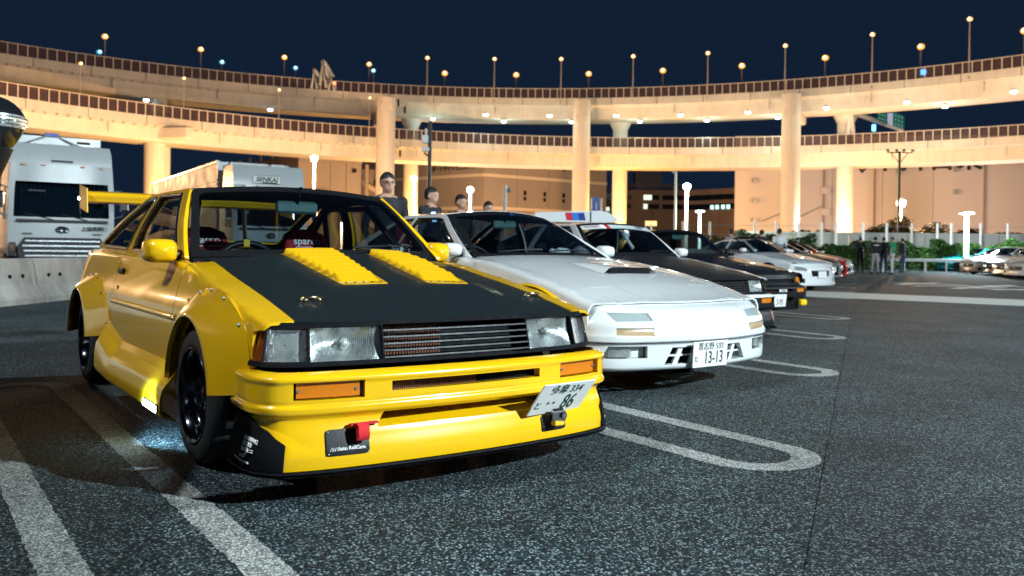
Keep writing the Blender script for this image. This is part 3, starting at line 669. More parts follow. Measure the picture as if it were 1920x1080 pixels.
def ae86_bumper(T, sp, mt, lower, style):
    fn = sp.front(); S = sp.ps[-1]
    slot = sp.fpoly([(-.345, .389), (.335, .389), (.335, .425), (-.345, .425)])
    holes = [slot]
    for sg in (-1, 1):
        a, b = sorted((sg*.70, sg*.45)); holes.append(sp.fpoly([(a, .374), (b, .374), (b, .436), (a, .436)]))
    low = sp.fpoly([(-.395, .258), (.395, .258), (.37, .312), (-.365, .312)])
    holes.append(low)
    bp = panel('bumper', sc2(rect(0, S, .130, .468), 3.5), vscale(fn, 3.5), mt, T, holes=[sc2(h, 3.5) for h in holes], step=.04 if style == 'yellow' else .07, flange=.035)
    for sg in (-1, 1):
        a, b = sorted((sg*.69, sg*.462)); l = panel('indicator', sp.fpoly([(a, .379), (b, .379), (b, .431), (a, .431)]), fn, M['amber'], T, step=.05, flange=.02, off=-.018)
        if style == 'yellow':
            for yy in (a+.012, b-.012):
                p = fn(sp.s_y(yy), .405); B().cyl(p+Vector((-.022, 0, 0)), p+Vector((-.014, 0, 0)), .006).build('lens_screw', M['chrome'], l)
    B().box((.745, 0, .407), (.03, .75, .06)).build('intake_back', M['matte'], T)
    f = B()
    for k in range(46): f.box((.764, -.335+.0085*k, .407), (.004, .0035, .045))
    tag(f.build('cooler_fins', M['rust'], T), kind='stuff')
    panel('intake_shelf', rect(-.43, .43, 0, 1), lambda y, v: Vector((.80-.14*v-.05*(y/.43)**2, y, .252+.055*v)), lower, T, step=.08, flange=.004)
    B().box((.655, 0, .30), (.01, .84, .09)).build('intake_panel', M['matte'], T)
    return fn, S
M['rust'] = mat('cooler_fins', (.16, .055, .03), .5, metal=.4, var=.3, vs=60)
def sqr(v):
    r = math.hypot(v.y, v.z)
    return 1.0 if r < 1e-6 else ((abs(v.y)/r)**4+(abs(v.z)/r)**4)**-.25
def bolt_ring(pts, r, mt, parent, nrm):
    b = B()
    for p in pts: b.ball(p, r, n=8, m=4)
    return tag(b.build('bolts', mt, parent), kind='stuff')
def flare(T, sp, xc, ro, sg, th0, th1, yo, mt, ri=.318):
    rof = pchip(ro)
    def fn(th, w):
        a = math.radians(th); r1 = rof(th); r = ri+(r1-ri)*w
        x = xc+r*math.cos(a); z = sp.R+.012+r*math.sin(a)
        yb = sp.yv(x, min(z, sp.shf(x)-sp.r))+.004
        k = max(0.0, w-.10)/.90; y = yo+(yb-yo)*(k**1.05) if w > .10 else yo+.004*(1-w/.1)*0
        return Vector((x, sg*y, z))
    # the sheet is laid out in (degrees/60, w) so that steps stay even
    o = panel('overfender', rect(th0/60, th1/60, 0, 1), lambda u, w: fn(u*60, w), mt, T, step=.09, sgn=(1 if sg > 0 else -1), flange=.02)
    bolt_ring([fn(t, .93)+Vector((0, sg*.004, 0)) for t in lin(th0+6, th1-6, 9)], .007, M['steelgrey'], o, None)
    return o
def yellow_car():
    T = empty('sports_coupe', (0, 0, 0), 0, 'yellow coupe with black carbon hood, yellow louvres and bolt-on wide arches', 'car', 'cars parked in the angled row')
    sp = ae86_spec(fx=-.055, wb=2.50, yo=.815, bulge=.012); Y = M['yellow']
    shell(T, sp, dict(body=Y, hood=M['carbon'], roof=M['carbon'], rim=M['darkalloy'], lip=M['darklip'], trim=M['chrome'], sglass=M['sideglass'], handle=M['plastic']), step=.05)
    cabin(T, sp, M['red'], ((-.36, 'sparco'), (.265, 'sparco')), sub='Rev', x=-1.10)
    levin_lamps(T)
    fn, S = ae86_bumper(T, sp, Y, Y, 'yellow')
    # splitter
    def lip(u, w):
        p, n = at2(sp.pp, sp.ps, u); q = p+n*(-.08+.098*w); return Vector((q.x, q.y, .118+.004*w))
    panel('splitter', rect(.02, S-.02, 0, 1), lip, M['plastic'], T, step=.08, flange=.009)
    panel('splitter_underside', rect(.02, S-.02, 0, 1), lambda u, w: lip(u, w)-Vector((0, 0, .010)), M['plastic'], T, step=.09, flange=0)
    # black corner plates with lettering
    for sg in (-1, 1):
        sa = sp.s_y(-.728); sb = sp.s_y(-.778); pl = [(0, .133), (sa, .133), (sa+.006, .220), (sb, .265), (0, .345)]
        if sg > 0: pl = [(S-u, z) for u, z in pl]
        c = panel('corner_plate', pl, fn, M['matte'], T, step=.05, flange=.006, off=.008)
        u0 = .20 if sg < 0 else S-.20
        for k, w in enumerate(('PERFORMANCE', 'FRICTION', 'BRAKES')):
            surf_text(w, .021, M['letter'], c, fn, u0-.030, .232-.0185*k, off=.0095, align='LEFT', sx=.85, bold=.015)
        b = B()
        e = [fn(u0-.036+a, z)+Vector((.002, sg*.0105, 0)) for a, z in ((0, .178), (.035, .178), (.052, .199), (.085, .199))]
        e2 = [fn(u0-.036+a, z)+Vector((.002, sg*.0105, 0)) for a, z in ((0, .171), (.038, .171), (.055, .192), (.085, .192))]
        b.tube(e, .0017, n=4).tube(e2, .0017, n=4).build('emblem_lines', M['letter'], c)
        q = B().tube([fn(u0-.085+a, .160-.05*a)+Vector((0, sg*.012, 0)) for a in (0, .05, .12)], .004, n=4).build('edge_sticker', M['letter'], c)
    # tow strap panel
    tp = panel('tow_panel', sp.fpoly(rrect(-.588, -.432, .176, .262, .012)), fn, M['plastic'], T, step=.05, flange=.006, off=.006)
    surf_text('Saito RollCage', .017, M['letter'], tp, fn, sp.s_y(-.498), .197, off=.0075, bold=.02)
    lg = B(); w0 = fn(sp.s_y(-.572), .158); w1 = fn(sp.s_y(-.556), .170)
    for a in (0, .008, .016): lg.tube([fn(sp.s_y(-.578+a), .192)+Vector((.008, 0, 0)), fn(sp.s_y(-.570+a), .204)+Vector((.008, 0, 0)), fn(sp.s_y(-.566+a), .192)+Vector((.008, 0, 0))], .0012, n=4)
    lg.build('emblem', M['letter'], tp)
    sc = B()
    for y, z in ((-.582, .182), (-.438, .182), (-.582, .256), (-.438, .256)): sc.ball(fn(sp.s_y(y), z)+Vector((.007, 0, 0)), .0035, n=6, m=4)
    tag(sc.build('screws', M['steelgrey'], tp), kind='stuff')
    p = fn(sp.s_y(-.470), .258); c = Vector((.75, -.66, 0)).normalized()
    lp_ = [(.0, .020), (.03, .024), (.046, .014), (.050, -.02), (.046, -.042), (.034, -.046), (.026, -.03), (.024, .0), (.006, .008)]
    st = B().grid(lambda y, k: Vector((p.x+.008+lp_[int(k)][0]+.0*y, p.y+y, p.z+.006+lp_[int(k)][1]*.85)), [-.021, 0, .021], list(range(9)))
    st.box((p.x+.01, p.y+.02, p.z+.02), (.02, .11, .006)).build('tow_strap', M['strap'], T)
    # plate hung low on the car's left
    numplate(T, (.845, .425, .300), (-.19, .98, -.03), (.55, .16, .82), '多摩 334', '86', 'と', True)
    B().cyl((.79, .40, .335), (.855, .44, .34), .008).build('plate_bracket', M['steelgrey'], T)
    q = panel('camera_mount', sp.fpoly(rrect(.345, .475, .163, .225, .012)), fn, M['plastic'], T, step=.05, flange=.006, off=.006)
    pc = fn(sp.s_y(.405), .215)+Vector((.045, 0, .012)); rc = math.radians(-14)
    cb = B().box(pc, (.032, .062, .044), rz=rc, bev=.005).build('action_camera', M['alloy'], T)
    B().cyl(pc+Vector((.012, .012, .004)), pc+Vector((.030, .010, .004)), .013, n=16).build('lens', M['plastic'], cb)
    B().cyl(pc+Vector((.029, .0095, .004)), pc+Vector((.0305, .0093, .004)), .009, n=16).build('lens_glass', M['mirror'], cb)
    B().box(pc+Vector((0, 0, -.03)), (.03, .05, .02), bev=.004).cyl(pc+Vector((-.03, 0, -.035)), pc+Vector((.01, 0, -.03)), .008).build('clamp', M['yletter'], cb)
    B().box(pc+Vector((0, .0, .026)), (.012, .05, .008), bev=.002).build('top_button', M['plastic'], cb)
    # arches, skirts, mouldings
    for sg in (-1, 1):
        flare(T, sp, -.05, [(-12, .50), (8, .585), (24, .635), (48, .545), (90, .425), (130, .40), (165, .38), (192, .37)], sg, 7, 176, .850, Y)
        flare(T, sp, -2.555, [(-12, .72), (10, .72), (40, .57), (90, .41), (140, .42), (192, .46)], sg, 6, 178, .868, Y)
        def sk(x, w):
            t = (x+1.9)/1.5
            pr = [(.795, .37), (.812, .335), (.862, .27), (.872, .225), (.872, .150), (.80, .120)]
            k = w*(len(pr)-1); i = min(int(k), len(pr)-2); f = k-i
            y = pr[i][0]+(pr[i+1][0]-pr[i][0])*f; z = pr[i][1]+(pr[i+1][1]-pr[i][1])*f
            kick = max(0, (-1.55-x)/.3); z += .10*kick*(1-w)
            return Vector((x, sg*y, z))
        panel('side_skirt', [(-1.88, 0), (-.345, 0), (-.36, 1), (-1.88, 1)], sk, Y, T, step=.09, sgn=sg, flange=.01)
        f2 = sp.side(sg)
        for xa, xb in ((-1.785, -.455), (-.440, -.40)):
            panel('door_moulding', rect(xa, xb, .566, .597), lambda x, z: f2(x, z)+Vector((0, sg*(.012*math.sin(PI*max(0, min(1, (z-.566)/.031)))+.001), 0)), Y, T, step=.012 if False else .03, sgn=-sg, flange=.0)
        p = f2(-1.68, .66); B().cyl(p, p+Vector((0, sg*.006, 0)), .011).build('lock', M['chrome'], T)
        # mirror
        c = Vector((-.67, -.80, .878)) if sg < 0 else Vector((-.72, .745, .885))
        mb = B().lathe([(.0, .075), (.042, .066), (.066, .038), (.074, 0), (.075, -.05), (.070, -.072), (.066, -.07)], axis='X', n=20)
        mb.V = [Vector((c.x+v.x*1.0, c.y+v.y*1.0*sqr(v), c.z+v.z*.78*sqr(v))) for v in mb.V]
        mo = mb.build('wing_mirror', Y, T)
        B().lathe([(.0, -.066), (.066, -.066)], axis='X', n=20).build('mirror_glass', M['mirror'], mo).location = c
        mo.children[0].scale = (1, 1.10, .78)
        B().tube([(-.70, sg*.69, .855), (-.69, sg*.73, .862), (-.68, sg*.77, .868)], [.03, .024, .022], n=8).build('mirror_stem', M['plastic'], mo)
        # hood pins
        z = sp.hoodfn(.40, -.49 if sg < 0 else .60)
        B().tube([z+Vector((.0, -.045, .012)), z+Vector((.012, -.02, .016)), z+Vector((.012, .02, .016)), z+Vector((0, .045, .012)), z+Vector((-.012, .02, .014)), z+Vector((-.012, -.02, .014))], .005, closed=True).ball(z+Vector((0, .03, .006)), (.018, .015, .010)).ball(z+Vector((0, -.028, .005)), (.014, .02, .008)).build('hood_pin', M['tan'], T)
        # hood louvres
        lp = []
        n = 8
        for k in range(n):
            x0 = -.475+k*.083; x1 = x0+.09; fr_ = 1-k/7; yo, yi = (-.272, -.082+.085*fr_) if sg < 0 else (.340+.10*fr_, .142+.05*fr_)
            b = B()
            def lf(t, y):
                x = x0+(x1-x0)*t; q = sp.hoodfn(x, y); e = min(1, 16*(1-abs(2*(y-yi)/(yo-yi)-1)))
                return q+Vector((0, 0, .004+.025*(1-t)*e))
            b.grid(lf, lin(0, 1, 6), lin(min(yo, yi), max(yo, yi), 26))
            b.grid(lambda t, y: Vector((x0+.004, y, 0))+Vector((0, 0, lf(0, y).z*(1-t)+t*(sp.hoodfn(x0, y).z+.004)-.001)), [0, .35], lin(min(yo, yi), max(yo, yi), 12))
            b.build('louvre', Y, T)
        xe = -.475+n*.083
        a_, b_ = (-.282, -.066) if sg < 0 else (.352, .136)
        panel('louvre_plate', [(-.49, .455), (xe+.04, .352), (xe+.04, .136), (-.49, .182)] if sg > 0 else [(-.49, .012), (-.49, -.282), (xe+.04, -.282), (xe+.04, -.066)], sp.hoodfn, Y, T, step=.08, flange=.003, off=.003)
        bolt_ring([sp.hoodfn(xe+.025, a_+(b_-a_)*(.12+.19*k))+Vector((0, 0, .005)) for k in range(5)], .004, M['plastic'], T, None)
        # roll cage
        B().tube([(-.80, sg*.60, .50), (-.86, sg*.60, .88), (-1.14, sg*.50, 1.14), (-1.75, sg*.49, 1.15), (-1.80, sg*.58, .5)], .02).tube([(-1.78, sg*.5, 1.13), (-2.4, sg*.55, .75)], .02).build('roll_cage', M['plastic'], T)
    # wing on the tailgate
    wz = 1.20
    def wing(u, w):
        pr = [(0, 0), (-.06, .020), (-.14, .045), (-.22, .085), (-.225, .078), (-.14, .028), (-.06, -.012), (0, 0)]
        k = w*(len(pr)-1); i = min(int(k), len(pr)-2); f = k-i
        return Vector((-2.98+pr[i][0]+(pr[i+1][0]-pr[i][0])*f, u, wz+pr[i][1]+(pr[i+1][1]-pr[i][1])*f))
    wo = B().grid(wing, lin(-.74, .74, 6), lin(0, 1, 22)).build('rear_wing', Y, T)
    for sg in (-1, 1):
        B().prism([(-2.93, 1.12), (-3.22, 1.16), (-3.24, 1.33), (-2.96, 1.29)], lambda x, z: Vector((x, sg*.74, z)), lambda x, z: Vector((x, sg*.747, z))).build('end_plate', Y, wo)
        B().prism([(-2.95, .86), (-3.03, .86), (-3.10, 1.225), (-3.03, 1.215)], lambda x, z: Vector((x, sg*.38, z)), lambda x, z: Vector((x, sg*.39, z))).build('wing_stand', M['plastic'], wo)
    # screen furniture
    mirror_room(T, -1.0, 1.125, .0)
    tr = B()
    pts = [sp.wfn(.16+.62*k/6, .05+.055*math.sin(k/6*1.2))+Vector((.012, 0, .012)) for k in range(7)]
    tr.tube(pts, .006, n=5).tube([sp.wfn(.55, -.03)+Vector((.03, 0, 0)), sp.wfn(.6, .05)+Vector((.02, 0, .02)), sp.wfn(.5, .085)+Vector((.016, 0, .016))], .007, n=5).build('wiper', M['plastic'], T)
    di = B().box((-.80, .53, .90), (.05, .05, .05), rz=.4, bev=.008).box((-.82, .59, .905), (.05, .05, .05), rz=.9, bev=.008).build('hanging_dice', M['letter'], T)
    d2 = B()
    for q in ((-.774, .515, .912), (-.774, .53, .888), (-.795, .575, .915), (-.795, .59, .892), (-.79, .60, .91)): d2.ball(q, .008, n=6, m=4)
    tag(d2.build('pips', M['dletter'], di), kind='stuff')
    B().box((-.70, .20, .875), (.05, .07, .025), bev=.008).build('dash_gauge', M['plastic'], T)
    return T, sp
M['darklip'] = mat('dark_rim_lip', (.035, .035, .045), .15, metal=1, var=.1)
M['sideglass'] = glass('side_glass', (.45, .5, .55), ior=1.75, boost=.12)
def mirrors(T, sp, x, mt, y=.80, z=.90, lod=0):
    for sg in (-1, 1):
        mb = B().lathe([(.0, .07), (.04, .06), (.062, .034), (.07, 0), (.071, -.045), (.064, -.06), (.0, -.058)], axis='X', n=16)
        mb.V = [Vector((x+v.x, sg*(y+.055)+v.y*1.1*sqr(v), z+v.z*.74*sqr(v))) for v in mb.V]; mo = mb.build('wing_mirror', mt, T)
        B().tube([(x, sg*(y-.07), z-.04), (x, sg*(y+.01), z-.03)], .022, n=6).build('mirror_stem', M['plastic'], mo)
def wiper(T, sp, a=.1, b=.7):
    B().tube([sp.wfn(a+(b-a)*k/6, .04+.03*math.sin(k/6*2))+Vector((.014, 0, .014)) for k in range(7)], .006, n=5).build('wiper', M['plastic'], T)
def rx7():
    T = empty('sports_coupe', (-1.0, 2.46, 0), 0, 'white coupe with closed pop-up lamps and hood scoop, beside the yellow coupe', 'car', 'cars parked in the angled row')
    lids = []
    for sg in (-1, 1): lids.append([(.335, sg*.36), (.335, sg*.615), (.60, sg*.585), (.655, sg*.33)])
    sp = Spec(wb=2.43, R=.30, ra=.345, tw=.20, rim=.2, wk='five', dish=.04, yo=.80, sill=.20, fsplit=.19,
        W=[(.6, .822), (0, .842), (-2, .845), (-3, .82), (-3.3, .77)], zc=.48, up=.42, dn=.28,
        sh=[(.74, .556), (.60, .585), (.28, .668), (-.2, .762), (-.62, .822), (-.95, .846), (-1.6, .862), (-2.6, .885), (-3.3, .86)], r=.07,
        hoodw=[(.74, .60), (.3, .635), (-.9, .665)], strip=lambda x: .045, rstrip=.04, xf=.635, xr=-3.28, pk=.30, door=(-.72, -2.08),
        fend=lambda s: [(.603, s.vtop(.60)), (.60, .50), (.597, .36), (.59, .20)],
        zr=1.192, yr=.53, ghpoly=[(-.88, .845), (-1.56, 1.194), (-2.25, 1.194), (-3.05, .90), (-2.6, .886), (-1.6, .864)],
        wins=[[(-1.03, .868), (-1.55, 1.150), (-1.62, 1.162), (-1.98, 1.168), (-2.06, .892)], [(-2.14, .896), (-2.06, 1.165), (-2.22, 1.155), (-2.70, .94), (-2.62, .905)]],
        hoodx=(-.88, .71), hback=.16, crown=.035, hroll=.0, hoodfront=lambda s: s.nose_edge(.570, s.hwf(.66)), hoodholes=lids,
        ws_base=(-.70, -.92, .665, .865, .848), ws_top=(-1.50, -1.565, .52, 1.236, 1.194), wsb=.03,
        rg_top=(-2.27, -2.25, .52, 1.235, 1.194), rg_base=(-3.12, -3.04, .66, .92, .90), rz=lambda x: 1.194, rcrown=.045,
        path=[(.585, -.832), (.66, -.79), (.745, -.68), (.815, -.45), (.86, -.2), (.868, 0)],
        prof=[(.165, -.03), (.18, -.005), (.24, 0), (.335, 0), (.345, .016), (.38, .016), (.392, .004), (.45, -.006), (.50, -.035), (.54, -.085), (.572, -.165)])
    W_ = M['white']
    shell(T, sp, dict(body=W_, hood=W_, roof=W_, rim=M['alloy'], sglass=M['tint'], handle=M['white']), step=.055)
    cabin(T, sp, M['interior'], x=-1.75)
    for lid in lids:
        c = Vector((sum(p[0] for p in lid)/4, sum(p[1] for p in lid)/4))
        panel('headlight_cover', [tuple(c+(Vector(p)-c)*.962) for p in lid], sp.hoodfn, W_, T, step=.06, flange=.012)
    B().box((.45, 0, .50), (.5, 1.2, .02)).build('bay_floor', M['matte'], T)
    fn = sp.front(); S = sp.ps[-1]
    # holes in the nose
    H = []; sig = []; lam = []; fog = []
    for sg in (-1, 1):
        o = (lambda pts: sp.fpoly(pts) if sg < 0 else sp.fpoly([(-y, z) for y, z in pts])[::-1])
        lam.append(o([(-.70, .474), (-.452, .474), (-.472, .521), (-.755, .527)])); sig.append(o([(-.70, .392), (-.455, .385), (-.455, .432), (-.70, .436)])); fog.append(o([(-.775, .248), (-.50, .248), (-.50, .322), (-.74, .324)]))
    cen = sp.fpoly([(-.38, .202), (.38, .202), (.32, .308), (-.32, .308)])
    panel('nose', sc2(rect(0, S, .168, .570), 2.5), vscale(fn, 2.5), W_, T, holes=[sc2(h, 2.5) for h in lam+sig+fog+[cen]], step=.045, flange=.03)
    for l in lam: panel('parking_lamp', l, fn, M['greylens'], T, step=.06, flange=.0, off=-.006)
    for l in sig: panel('indicator', l, fn, M['paleamber'], T, step=.06, flange=.0, off=-.008)
    for i, l in enumerate(fog):
        panel('fog_lamp_well', l, fn, W_, T, step=.06, flange=0, off=-.05)
        us = sorted(p[0] for p in l); a, b = (us[0]+.045, us[0]+.20) if i == 0 else (us[-1]-.20, us[-1]-.045)
        f = panel('fog_lamp', rrect(a, b, .254, .316, .012), fn, M['lens'], T, step=.05, flange=.03, off=-.012); panel('reflector', rrect(a, b, .254, .316, .012), fn, M['reflector'], f, step=.04, flange=0, off=-.035)
    panel('intake_back', cen, fn, M['matte'], T, step=.1, flange=0, off=-.10)
    for k in (-.26, -.13, .13, .26):
        panel('intake_vane', sp.fpoly([(k-.045, .202), (k-.008, .202), (k+.040, .308), (k+.004, .308)]), fn, W_, T, step=.08, flange=.02, off=-.02)
    panel('intake_bar', sp.fpoly([(-.365, .25), (.365, .25), (.36, .262), (-.36, .262)]), fn, W_, T, step=.08, flange=.02, off=-.022)
    panel('seam_rubber', rect(.0, S, .339, .343), fn, M['plastic'], T, step=.1, flange=0, off=.001)
    numplate(T, (.895, -.03, .258), (-.02, 1, 0), (.06, 0, 1), '習志野 533', '13-13', 'た', ink='dletter')
    # scoop
    def sc(t, y):
        e = min(1, 4*(1-abs(y)/.27)); f = max(0, min(1, (.06-t)/.42)); q = sp.hoodfn(t, y+.06)
        return q+Vector((0, 0, .003+.045*max(0, e)*(1-f)**.8))
    s_ = B().grid(sc, lin(-.36, .06, 12), lin(-.27, .27, 19)).build('hood_scoop', W_, T)
    B().grid(lambda y, v: Vector((.052, y+.06, 0))+Vector((0, 0, sp.hoodfn(.06, y+.06).z+.004+(sc(.055, y).z-sp.hoodfn(.055, y+.06).z-.006)*v)), lin(-.20, .20, 9), [0, 1]).build('scoop_mouth', M['matte'], s_)
    mirrors(T, sp, -1.02, W_, .74, .90); wiper(T, sp, -.1, .6); wiper(T, sp, -.75, -.2)
    mirror_room(T, -1.46, 1.12, 0)
    # things lying on the dash
    b = B()
    for k in range(26):
        a = random.uniform(0, 6.28); r = random.uniform(0, .09); b.ball((-1.02+.6*r*math.cos(a), .30+r*math.sin(a)*1.2, .855+random.uniform(0, .05)), (random.uniform(.02, .04), random.uniform(.02, .05), random.uniform(.015, .03)), n=7, m=5)
    tag(b.build('crumpled_cloth', M['letter']), 'crumpled white cloth on the dashboard of the white coupe', 'cloth').location = T.location
    B().box((-.98, .02, .868), (.05, .16, .02), bev=.006).build('toll_card_reader', M['letter'], T)
    # sunstrip sticker
    B().grid(lambda u, v: sp.wfn(u, v)+Vector((.004, 0, .004)), [.03, .09], [.86, .90]).build('inspection_sticker', M['bluesign'], T)
    return T
M['bluesign'] = mat('blue_sign', (.01, .06, .42), .4, var=.05)
M['orangepaint'] = mat('orange_sign', (.7, .25, .02), .5)
M['hoodblk'] = mat('satin_black_hood', (.016, .015, .016), .38, coat=.25, var=.2, vs=4, coat_r=.2)
def levin2():
    T = empty('sports_coupe', (-2.95, 5.13, 0), 0, 'white and black coupe with a windscreen banner, third from the left in the row', 'car', 'cars parked in the angled row')
    sp = ae86_spec(yo=.76, ra=.318, sill=.19)
    W_ = M['white']
    shell(T, sp, dict(body=W_, hood=M['hoodblk'], roof=W_, rim=M['alloy'], trim=M['plastic']), step=.07, lod=0)
    cabin(T, sp, M['interior'], ((-.37, 'RECARO'), (.35, 'RECARO')), x=-1.2)
    levin_lamps(T); fn, S = ae86_bumper(T, sp, M['plastic'], M['plastic'], 'levin')
    panel('bumper_stripe', rect(.01, S-.01, .440, .468), fn, W_, T, step=.06, flange=.004, off=.004)
    def lip(u, w):
        p, n = at2(sp.pp, sp.ps, u); q = p+n*(-.06+.10*w); return Vector((q.x, q.y, .10))
    panel('splitter', rect(.02, S-.02, 0, 1), lip, M['plastic'], T, step=.1, flange=.014)
    mirrors(T, sp, -.66, W_, .74, .90); wiper(T, sp, .1, .7)
    # banner across the top of the screen
    bn = panel('windscreen_banner', rect(-.93, .93, .76, .905), sp.wfn, M['banner'], T, step=.12, flange=0, off=.004)
    e = .01
    def on(u, v): return sp.wfn(u, v)
    surf_text('TRD', .075, M['bletter'], bn, on, .55, .83, off=.006, shear=.3, bold=.02); surf_text('TOYOTA', .045, M['redpaint'], bn, on, -.72, .84, off=.006, bold=.02)
    for u0, mt in ((-.50, M['letter']), (-.40, M['redpaint'])): panel('banner_stripe', rect(u0, u0+.10, .76, .905), sp.wfn, mt, bn, step=.1, flange=0, off=.006)
    B().tube([sp.wfn(.02, .93)+Vector((-.06, 0, -.03)), sp.wfn(.02, .6)+Vector((-.10, 0, 0)), sp.wfn(0, .15)+Vector((-.14, 0, 0))], .02).ball(sp.wfn(.03, .55)+Vector((-.08, 0, 0)), (.04, .05, .06)).build('gauge_stand', M['letter'], T)
    B().box((-.66, -.30, .875), (.10, .10, .03), rz=.3, bev=.01).box((-.66, -.15, .875), (.08, .08, .03), rz=-.3, bev=.01).build('dash_tin', M['redpaint'], T)
    return T
M['banner'] = mat('banner_film', (.45, .52, .53), .4, var=.04)
def trueno():
    T = empty('sports_coupe', (-4.40, 7.75, 0), 0, 'black coupe with closed pop-up lamps and a yellow fog lamp, left of the white convertible', 'car', 'cars parked in the angled row')
    sp = ae86_spec(yo=.76, ra=.318, sill=.21, hoodfront=lambda s: [(.72-.05*t*t, s.hwf(.66)*t) for t in lin(-1, 1, 9)], fend=lambda s: [(.66, s.shf(.64)-.03), (.66, .54), (.62, .47)],
        prof=[(.12, -.10), (.2, -.08), (.27, -.05), (.30, -.005), (.33, .0), (.36, .002), (.43, .002), (.447, -.006), (.462, -.03), (.47, -.065)])
    K = M['black']
    shell(T, sp, dict(body=K, hood=K, roof=K, rim=M['alloy'], trim=M['plastic']), step=.07)
    cabin(T, sp, M['interior'], x=-1.2)
    fn, S = ae86_bumper(T, sp, M['plastic'], M['plastic'], 'trueno')
    nf = lambda u, z: lampfn(u, z)+Vector((.0, 0, 0))
    panel('nose_panel', rect(0, LS[-1], .470, .612), nf, K, T, holes=[lrect(-.50, .50, .50, .555)], step=.06, flange=.02)
    panel('grille_back', lrect(-.5, .5, .50, .555), nf, M['matte'], T, step=.1, flange=0, off=-.03)
    for sg in (-1, 1):
        a, b = sorted((sg*.72, sg*.56)); panel('corner_indicator', lrect(a, b, .515, .575), nf, M['amber'], T, step=.05, flange=0, off=.004)
        x0, x1 = .30, .58
        panel('headlight_cover', [(x0, sg*.30), (x0, sg*.58), (x1, sg*.58), (x1, sg*.30)], sp.hoodfn, K, T, step=.08, flange=.004, off=.004)
        f = B().box((.80, sg*.58, .235), (.06, .13, .085), bev=.015).build('fog_lamp', M['foglens'], T)
    B().box((.836, .10, .405), (.006, .16, .03)).build('badge', M['plate'], T)
    text('TRUENO', .026, M['bletter'], T, (.8405, .10, .405), (0, 1, 0), (0, 0, 1), name='badge_lettering', bold=.03)
    numplate(T, (.85, -.02, .275), (0, 1, 0), (.1, 0, 1), '', '3-95', '', ink='dletter')
    mirrors(T, sp, -.66, K, .74, .90); wiper(T, sp, .1, .7); mirror_room(T, -1.0, 1.125)
    return T
M['foglens'] = mat('yellow_fog_lens', (.85, .55, .01), .2, coat=1, var=.05)
